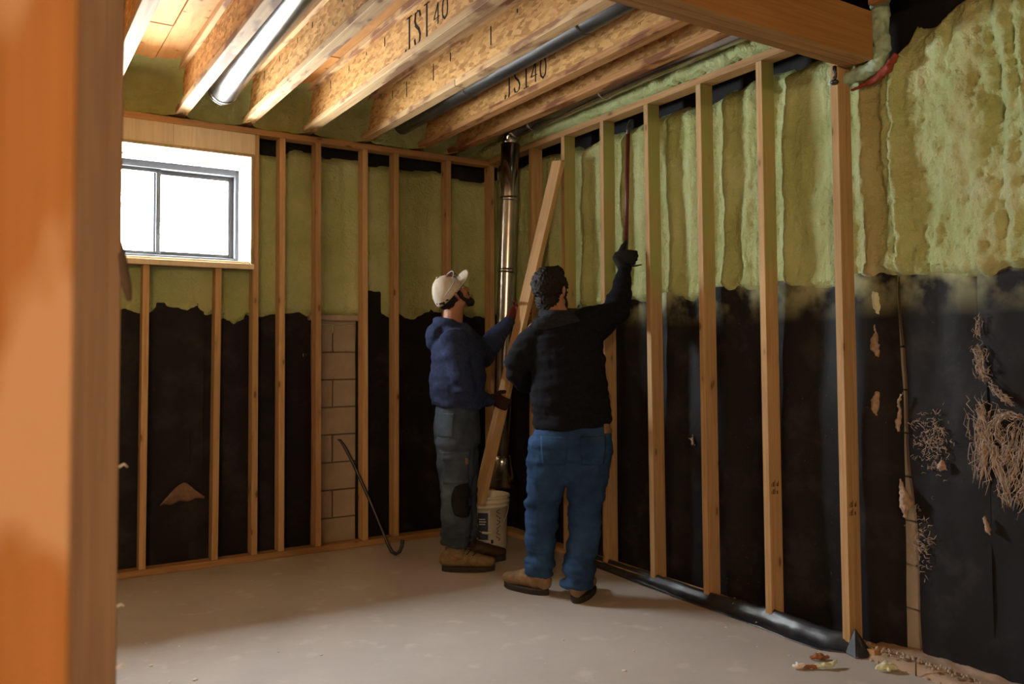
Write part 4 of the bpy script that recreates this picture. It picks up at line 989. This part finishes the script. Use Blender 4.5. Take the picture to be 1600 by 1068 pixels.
# cargo jeans
b = bmesh.new()
tube_bm(b, [(2.472, 4.553, 1.02), (2.472, 4.553, .94), (2.472, 4.553, .84), (2.472, 4.553, .76), (2.474, 4.553, .71)], [(.180, .130), (.192, .138), (.200, .145), (.195, .138), (.14, .10)], 24, S1, True)
tube_bm(b, [K['RHip'], lerp(K['RHip'], K['RKn'], .45), K['RKn'] + Zv*.04, K['RKn'] - Zv*.08, lerp(K['RKn'], K['RAn'], .7), K['RAn'] + Zv*.055], [.122, .112, .096, .094, .088, .086], 18, None, 'start')
tube_bm(b, [K['LHip'], lerp(K['LHip'], K['LKn'], .45), K['LKn'] + Zv*.04, K['LKn'] - Zv*.08, lerp(K['LKn'], K['LAn'], .7), K['LAn'] + Zv*.045], [.120, .108, .090, .086, .080, .080], 18, None, 'start')
def amp_k(z): return .005 + .009*np.exp(-((z-.15)/.10)**2) + .005*np.exp(-((z-.50)/.10)**2) + .007*np.exp(-((z-.74)/.05)**2)
jk1 = remesh('jeans', b, .008, M['denim2'], man1, 6, cloth_disp(amp_k, (6, 6, 22), 33), label='grey-blue cargo jeans')
bv = bvh_of(jk1); dv = (B_*.95 + A_*.15).normalized()
o_ = V((2.42, 4.47, .0)) - dv*.6
patch('back_pocket', bv, V((2.395, 4.47, .885)) - (B_*.8+A_*.6)*.6, (B_*.8+A_*.6), (A_*.8-B_*.6), Zv, .12, .14, M['denim2'], jk1, .004)
patch('cargo_pocket', bv, o_ + A_*.018 + Zv*.625, dv, A_, Zv, .135, .165, M['denim2'], jk1, .009)
patch('pocket_flap', bv, o_ + A_*.018 + Zv*.705, dv, A_, Zv, .145, .045, M['denim2'], jk1, .015)
patch('tool_tag', bv, o_ + A_*.075 + Zv*.675, dv, A_, Zv, .016, .035, M['leather'], jk1, .016, 4, 4)
patch('knee_patch', bv, o_ + A_*.065 + Zv*.44, dv, A_, Zv, .145, .20, M['kneepad'], jk1, .004, shape=lambda u, v: (u*math.sqrt(1-.5*v*v), v*math.sqrt(1-.3*u*u)))
b = bmesh.new(); man1_hands(b, 1.08, 'L'); remesh('glove', b, .0045, M['redglove'], man1, 2, label='dark red work glove')
b = bmesh.new(); man1_hands(b, 1.08, 'R'); remesh('glove', b, .0045, M['darkglove'], man1, 2, label='dark work glove')
bt = boot(man1, (2.362, 4.545), K['RAn'] + A_*.012, (.83, -.52), .31, M['suede'], .205, 'olive tan work boot', 1.06)
bvb = bvh_of(bt); td = V((.83, -.52, 0)).normalized(); sd = V((.52, .83, 0)).normalized()
for q in range(5):           # laces over the instep
    pts = []
    for k in range(7):
        o_ = V((2.362, 4.545, 0)) + td*(.185 - .012*q) + sd*((k/6*2-1)*.040) + Zv*(.095 + .026*q) + (td*.8 + Zv*.6)*.25
        h_, n_, _, _ = bvb.ray_cast(o_, -(td*.8 + Zv*.6))
        if h_ is not None: pts.append(tuple(h_ + n_*.002))
    if len(pts) > 2: tube('lace', pts, .0032, M['sole'], bt, 6)
boot(man1, (2.545, 4.690), K['LAn'], (.88, -.42), .30, M['darkleather'], .195, 'dark brown work boot')

# ------------------------------------------------------------------ scraps on the walls
def scrap_blob(name, strokes, m, vox=.006, d=.004, **k):
    b = bmesh.new()
    for pts, rs in strokes: tube_bm(b, pts, rs, 8, None, True)
    o = remesh(name, b, vox, m, None, 1, lambda c: d*fbm(c[:, 0]*90, c[:, 1]*90, c[:, 2]*90, 2, 71)); return tag(o, **k)
XM = 3.350
def st(pts, rs): return ([(XM + (p[2] if len(p) > 2 else 0), p[0], p[1]) for p in pts], rs)
G = 'torn insulation scraps on the right wall'
scrap_blob('insulation_scrap', [st([(2.150, 1.125, -.015), (2.158, 1.09, -.02), (2.165, 1.05), (2.170, 1.01), (2.168, .965, -.01)], [.004, .006, .009, .011, .008]), st([(2.135, 1.13, -.02), (2.156, 1.09, -.015), (2.164, 1.05)], [.003, .005, .007]), st([(2.167, 1.04), (2.182, 1.0), (2.186, .965)], [.006, .008, .004])],
           M['scrap'], label='forked tan insulation scrap beside the slit in the right sheet', cat='scrap', group=G)
scrap_blob('insulation_scrap', [st([(2.170, .755), (2.155, .715, -.01), (2.140, .68, -.02), (2.142, .64, -.015), (2.150, .59)], [.005, .012, .024, .020, .006]), st([(2.15, .70), (2.13, .66)], [.012, .018]), st([(2.16, .68), (2.165, .62)], [.010, .004])],
           M['scrap'], label='pinkish ball of insulation halfway down the slit', cat='scrap', group=G)
scrap_blob('insulation_scrap', [st([(1.815, .655), (1.807, .63, -.01), (1.80, .605)], [.004, .008, .010]), st([(1.812, .645, -.01), (1.795, .60, -.015)], [.006, .008]), st([(1.80, .61), (1.785, .59, -.02)], [.009, .005])],
           M['scrap'], label='small triangular insulation scrap low on the right sheet', cat='scrap', group=G)
scrap_blob('insulation_scrap', [st([(1.985, .855), (1.985, .83, -.01), (1.99, .812)], [.006, .014, .006]), st([(1.975, .84), (1.965, .815)], [.008, .006])],
           M['scrap'], label='little tan insulation tuft between slit and big torn patch', cat='scrap', group=G)
def fibres(b, spine, rad, n, seed, r0=.0011):
    """a loose hank of fine fibres along a spine of (y, z) points"""
    q = random.Random(seed); L = len(spine)
    for _ in range(n):
        t0 = q.uniform(0, .75); t1 = min(1, t0 + q.uniform(.18, .5)); pts = []; oy, oz, ox = q.gauss(0, rad*.95), q.gauss(0, rad*.95), q.uniform(-.022, .006)
        for k in range(5):
            t = (t0 + (t1-t0)*k/4)*(L-1); i0 = min(L-2, int(t)); f = t-i0
            y = spine[i0][0]*(1-f) + spine[i0+1][0]*f + oy + q.gauss(0, rad*.5); z = spine[i0][1]*(1-f) + spine[i0+1][1]*f + oz + q.gauss(0, rad*.5)
            pts.append((XM + ox*math.sin(k/4*math.pi) - .002, y, z))
        w = r0*q.uniform(.45, 1.3); tube_bm(b, pts, [w*.5, w, w*1.3, w, w*.4], 5)
def hank(spines, label, core=True, seed=0, **k):
    o = root('insulation_scrap', (XM, spines[0][0][0][0], spines[0][0][0][1]), label=label, cat='scrap', group=G)
    b = bmesh.new()
    for sp, rad, n in spines: tube_bm(b, [(XM+.006, p[0], p[1]) for p in sp], [rad*.2] + [rad*.45]*(len(sp)-2) + [rad*.15], 8, None, True)
    remesh('matted_core', b, .0055, M['scrap'], o, 1, lambda c: .006*fbm(c[:, 0]*80, c[:, 1]*80, c[:, 2]*80, 2, 71))
    b = bmesh.new()
    for q, (sp, rad, n) in enumerate(spines): fibres(b, sp, rad, n, seed*31+q)
    me = bpy.data.meshes.new('m'); b.to_mesh(me); b.free(); new('fibres', me, M['fibre'], o, None, True, kind='stuff')
hank([([(1.815, 1.45), (1.818, 1.40), (1.812, 1.36)], .008, 18), ([(1.828, 1.335), (1.818, 1.31), (1.806, 1.285), (1.815, 1.25), (1.806, 1.205), (1.785, 1.20)], .013, 45),
      ([(1.785, 1.20), (1.765, 1.17), (1.74, 1.14), (1.715, 1.12), (1.69, 1.10)], .008, 40), ([(1.79, 1.215), (1.772, 1.245)], .004, 8)], 'ragged insulation strand trailing down above the large torn patch', seed=1)
hank([([(1.822, 1.10), (1.815, 1.05), (1.805, .99), (1.800, .94), (1.815, .87), (1.828, .80)], .024, 110), ([(1.80, .98), (1.77, 1.02), (1.735, 1.06), (1.70, 1.055), (1.66, 1.04)], .012, 60),
      ([(1.79, .96), (1.765, .90), (1.745, .83), (1.73, .76), (1.72, .70)], .012, 60), ([(1.69, 1.03), (1.70, .97), (1.72, .91), (1.742, .86)], .015, 60), ([(1.66, .98), (1.68, .90), (1.70, .83), (1.72, .775)], .012, 50),
      ([(1.74, 1.05), (1.755, 1.0), (1.74, .95), (1.715, .93)], .008, 30), ([(1.64, 1.08), (1.62, 1.0), (1.63, .9), (1.66, .80), (1.69, .72)], .022, 90)], 'large stringy patch of torn tan insulation at the right edge', seed=2)
def fuzz(cy, cz, ry, rz, n, seed, label):
    r_ = random.Random(seed); b = bmesh.new()
    for _ in range(n):
        y, z = cy + r_.gauss(0, ry), cz + r_.gauss(0, rz); a = r_.uniform(0, 6.28); l = r_.uniform(.004, .016); w = r_.uniform(.0005, .0012)
        tube_bm(b, [(XM+.014, y - l*math.cos(a), z - l*math.sin(a)), (XM+.006, y, z), (XM+.014, y + l*math.cos(a+.9), z + l*math.sin(a+.9))], [w, w*1.4, w], 5)
    me = bpy.data.meshes.new('m'); b.to_mesh(me); b.free(); tag(new('insulation_fuzz', me, M['fibre'], None, None, True), label, 'fuzz', kind='stuff')
fuzz(2.03, .93, .040, .06, 220, 1, 'scattered wisps of insulation fuzz right of the slit')
fuzz(2.09, .50, .025, .07, 110, 2, 'faint insulation wisps low beside the slit')
scrap_blob('insulation_scrap', [([(3.375, 2.282, 1.40), (3.36, 2.285, 1.36), (3.355, 2.28, 1.32), (3.365, 2.272, 1.285)], [.006, .016, .022, .008]), ([(3.37, 2.29, 1.47), (3.37, 2.284, 1.40)], [.004, .007])], M['scrap'],
           label='upper tan insulation strip right of the last stud', cat='scrap', group=G)
scrap_blob('insulation_scrap', [([(3.37, 2.275, 1.14), (3.355, 2.285, 1.09), (3.355, 2.287, 1.05), (3.365, 2.285, 1.01)], [.007, .018, .018, .006])], M['scrap'],
           label='lower tan insulation strip right of the last stud', cat='scrap', group=G)
scrap_blob('insulation_scrap', [([(3.36, 3.43, .85), (3.35, 3.42, .815), (3.35, 3.425, .79)], [.004, .008, .004]), ([(3.35, 3.45, .83), (3.35, 3.425, .82), (3.352, 3.405, .79)], [.003, .006, .003])], M['scrap'],
           label='small hanging insulation tuft left of the fifth stud', cat='scrap', group=G)
scrap_blob('foam_drip', [([(3.385, 2.30, 1.60), (3.375, 2.285, 1.56), (3.375, 2.275, 1.50), (3.385, 2.27, 1.45)], [.014, .022, .018, .005])], M['foamscrap'], label='foam drip hanging over the black sheet right of the last stud', cat='foam')
# torn paper pocket on the back sheet
rows = []
for i in range(15):
    u = i/14; row = []
    top = .395 + .13*math.sin(min(1, u*1.25)*math.pi*.62)*(1 - .55*max(0, u-.55)/.45*1.4); bot = .383 + .028*u + .006*math.sin(u*17)
    for k in range(8):
        v = k/7; row.append((.925 + .262*u, 5.538 - .022*math.sin(v*2.2) - .006*math.sin(u*9), lerp(bot, max(top, bot+.004), v)))
    rows.append(row)
o = new('paper_scrap', grid_me(np.array(rows)), M['paper'], None, None, True); solidify(o, .002, 0)
tag(o, 'torn brown paper flap on the black sheet under the window', 'paper')

# ------------------------------------------------------------------ floor clutter
rows = []
cl = [(3.245, 4.25, .05, .0), (3.235, 4.0, .06, .0), (3.215, 3.65, .085, .0), (3.195, 3.3, .10, .0), (3.185, 3.0, .10, .0), (3.175, 2.75, .105, .0), (3.165, 2.55, .125, .0), (3.165, 2.42, .12, .0), (3.185, 2.33, .05, .0)]
CY = np.array([c[1] for c in cl])[::-1]
for y in np.linspace(2.33, 4.25, 90):
    xc = float(np.interp(y, CY, [c[0] for c in cl][::-1])); wd = float(np.interp(y, CY, [c[2] for c in cl][::-1])); row = []
    for k in range(12):
        v = k/11; x = 3.232 - wd*(v) - (3.232-xc-wd/2)*0
        z = .050*math.exp(-(v/.30)**2) + .006 + .020*max(0, math.sin(v*math.pi*1.3 + y*3))*(.5+.5*float(vn(y*6, v*2, 0, 80))) + .004*float(vn(y*22, v*6, 0, 81))
        row.append((x, y + .01*float(vn(y*9, v*3, 0, 82)), max(.003, z*(1 if v < .95 else .4))))
    rows.append(row)
o = new('plastic_strip', grid_me(np.array(rows), True), M['plastic'], None, None, True); solidify(o, .0015, 0)
tag(o, 'crumpled black plastic strip along the foot of the right stud frame', 'plastic strip')
b = bmesh.new()
vs = [b.verts.new(p) for p in ((3.215, 2.315, .115), (3.150, 2.265, .002), (3.235, 2.225, .002), (3.25, 2.30, .004), (3.17, 2.335, .003), (3.205, 2.285, .060), (3.20, 2.255, .030))]
for f in ((0, 4, 1, 5), (1, 6, 5), (1, 2, 6), (0, 5, 6), (0, 6, 2, 3), (0, 3, 4), (1, 4, 3, 2)):
    b.faces.new([vs[i] for i in f])
bmesh.ops.recalc_face_normals(b, faces=b.faces); bmesh.ops.bevel(b, geom=b.edges[:], offset=.004, segments=1, affect='EDGES')
me = bpy.data.meshes.new('m'); b.to_mesh(me); b.free()
tag(new('plastic_flap', me, M['plastic']), 'black plastic flap standing up like a tent at the foot of the last stud', 'plastic flap')
def chip_me(r, seed, flat=.5):
    b = bmesh.new(); bmesh.ops.create_icosphere(b, subdivisions=1, radius=1); q = random.Random(seed)
    for v in b.verts: v.co = Vector((v.co.x*r*q.uniform(.7, 1.2), v.co.y*r*q.uniform(.5, .9), max(-.2, v.co.z)*r*flat*q.uniform(.7, 1.1) + .2*r*flat))
    me = bpy.data.meshes.new('m'); b.to_mesh(me); b.free(); return me
cm = [chip_me(.010, k) for k in range(4)]
CR = []
for k, (x, y, s) in enumerate(((.642, 4.149, .8), (.762, 4.02, 1.0), (.616, 3.839, 1.1), (1.262, 3.567, 1.0), (1.117, 3.71, .8), (.74, 3.575, 1.5), (.649, 3.611, 1.0), (1.33, 4.95, .9), (1.38, 4.72, .7), (2.745, 3.03, .9), (2.92, 2.60, .7), (3.00, 2.86, .8), (2.43, 2.86, .7))):
    o = new('foam_crumb', cm[k % 4], M['crumb'], None, Matrix.Translation((x, y, .0005)) @ Matrix.Rotation(k*1.3, 4, 'Z') @ Matrix.Scale(s, 4))
    CR.append((o, x, y))
ORD = ('leftmost', 'second', 'third', 'fourth', 'fifth', 'sixth', 'seventh', 'eighth', 'ninth', 'tenth', 'eleventh', 'twelfth', 'rightmost')
def across(q): d = V((q[1], q[2], 0)); return d.dot(A_)/d.dot(B_)
for k, q in enumerate(sorted(CR, key=across)): tag(q[0], 'tiny white foam crumb on the concrete floor, %s from left to right of thirteen' % ORD[k], 'crumb', 'white foam crumbs on the floor')
CR = []
for k, (x, y, s) in enumerate(((2.251, 3.141, .8), (2.246, 2.704, 1.2), (1.15, 3.64, .6), (2.688, 2.937, .6), (2.02, 2.95, .5), (1.62, 3.32, .5), (2.95, 2.45, .7), (3.08, 2.40, .8))):
    o = new('dirt_chip', cm[(k+1) % 4], M['brownscrap'] if k != 1 else M['steel'], None, Matrix.Translation((x, y, .0005)) @ Matrix.Rotation(k*2.1, 4, 'Z') @ Matrix.Scale(s, 4))
    CR.append((o, x, y))
for k, q in enumerate(sorted(CR, key=across)): tag(q[0], 'tiny dark chip of dirt on the concrete floor, %s from left to right of eight' % (ORD[k] if k < 7 else 'rightmost'), 'chip', 'dark chips on the floor')
def scrap(name, loc, strokes, m, label):
    scrap_blob(name, [([V(loc)+V(p) for p in pts], rs) for pts, rs in strokes], m, .0045, .004, label=label, cat='scrap')
scrap('wood_scrap', (3.015, 2.345, .012), [([(-.03, .02, 0), (0, 0, .004), (.035, -.015, 0)], [.008, .014, .007]), ([(0, .0, 0), (.01, .025, .008)], [.009, .006])], M['brownscrap'], 'reddish brown scrap furthest back in the litter by the tent flap')
scrap('foam_scrap', (2.95, 2.27, .012), [([(-.04, .025, 0), (-.01, 0, .004), (.03, -.014, .004), (.055, -.012, .010)], [.007, .011, .011, .006])], M['foamscrap'], 'curved pale green foam sliver in the floor litter')
scrap('foam_scrap', (3.135, 2.115, .014), [([(-.035, .02, .0), (0, 0, .010), (.03, -.02, .004)], [.008, .016, .010]), ([(-.01, -.02, 0), (.015, .015, .012), (.02, .03, .0)], [.008, .014, .007])], M['foamscrap'], 'crumpled pale green foam scrap right of the tent flap')
scrap('wood_scrap', (2.895, 2.30, .010), [([(-.02, .012, 0), (.02, -.01, 0)], [.008, .010])], M['brownscrap'], 'small orange brown scrap beside the curved foam sliver')
scrap('foam_scrap', (2.862, 2.325, .012), [([(-.018, .01, 0), (.012, -.006, .004)], [.010, .012]), ([(0, 0, 0), (.004, .015, .006)], [.009, .006])], M['crumb'], 'whitish foam lump leftmost in the litter by the tent flap')
nl = root('nail', (3.19, 2.02, 0), label='single nail standing upright near the right sheet', cat='nail')
tube('shank', [(3.19, 2.02, .001), (3.191, 2.02, .070)], .0028, M['nailm'], nl, 8); tube('head', [(3.191, 2.02, .070), (3.191, 2.02, .073)], .006, M['nailm'], nl, 10)
# crumbly mortar line along the right wall foot
r_ = random.Random(5)
b = bmesh.new()
for k in range(260):
    y = r_.uniform(1.5, 3.1); s = r_.uniform(.003, .009); x = min(3.30, 3.285 - .055*abs(r_.gauss(0, .8)) - .10*max(0, 2.2-y)*r_.random())
    g = bmesh.ops.create_icosphere(b, subdivisions=1, radius=s, matrix=Matrix.Translation((x, y, s*.4 + (.037 if (x > 3.213 and y > 1.2) else 0))))
me = bpy.data.meshes.new('m'); b.to_mesh(me); b.free()
tag(new('wall_crumbs', me, M['block']), 'crumbly pale debris along the foot of the right wall', 'debris', kind='stuff')
for k, (z, s) in enumerate(((1.105, .010), (.86, .008), (.752, .011))):
    b = bmesh.new(); tube_bm(b, [(.206, 1.64, z), (.206+s*.8, 1.639, z+s*.5), (.206+s*1.4, 1.638, z-s*.1)], [(.002, s*.6), (.002, s*.45), (.0008, .001)], 6, (0, 0, 1))
    me = bpy.data.meshes.new('m'); b.to_mesh(me); b.free()
    tag(new('glint_fleck', me, M['crumb']), 'tiny white plastic fleck standing in for a glint, %s of three on the shaded post edge' % ('topmost', 'middle one', 'lowest')[k], 'shred', 'white shreds on the post edge')  # glints of torn film bits, put in as white flecks
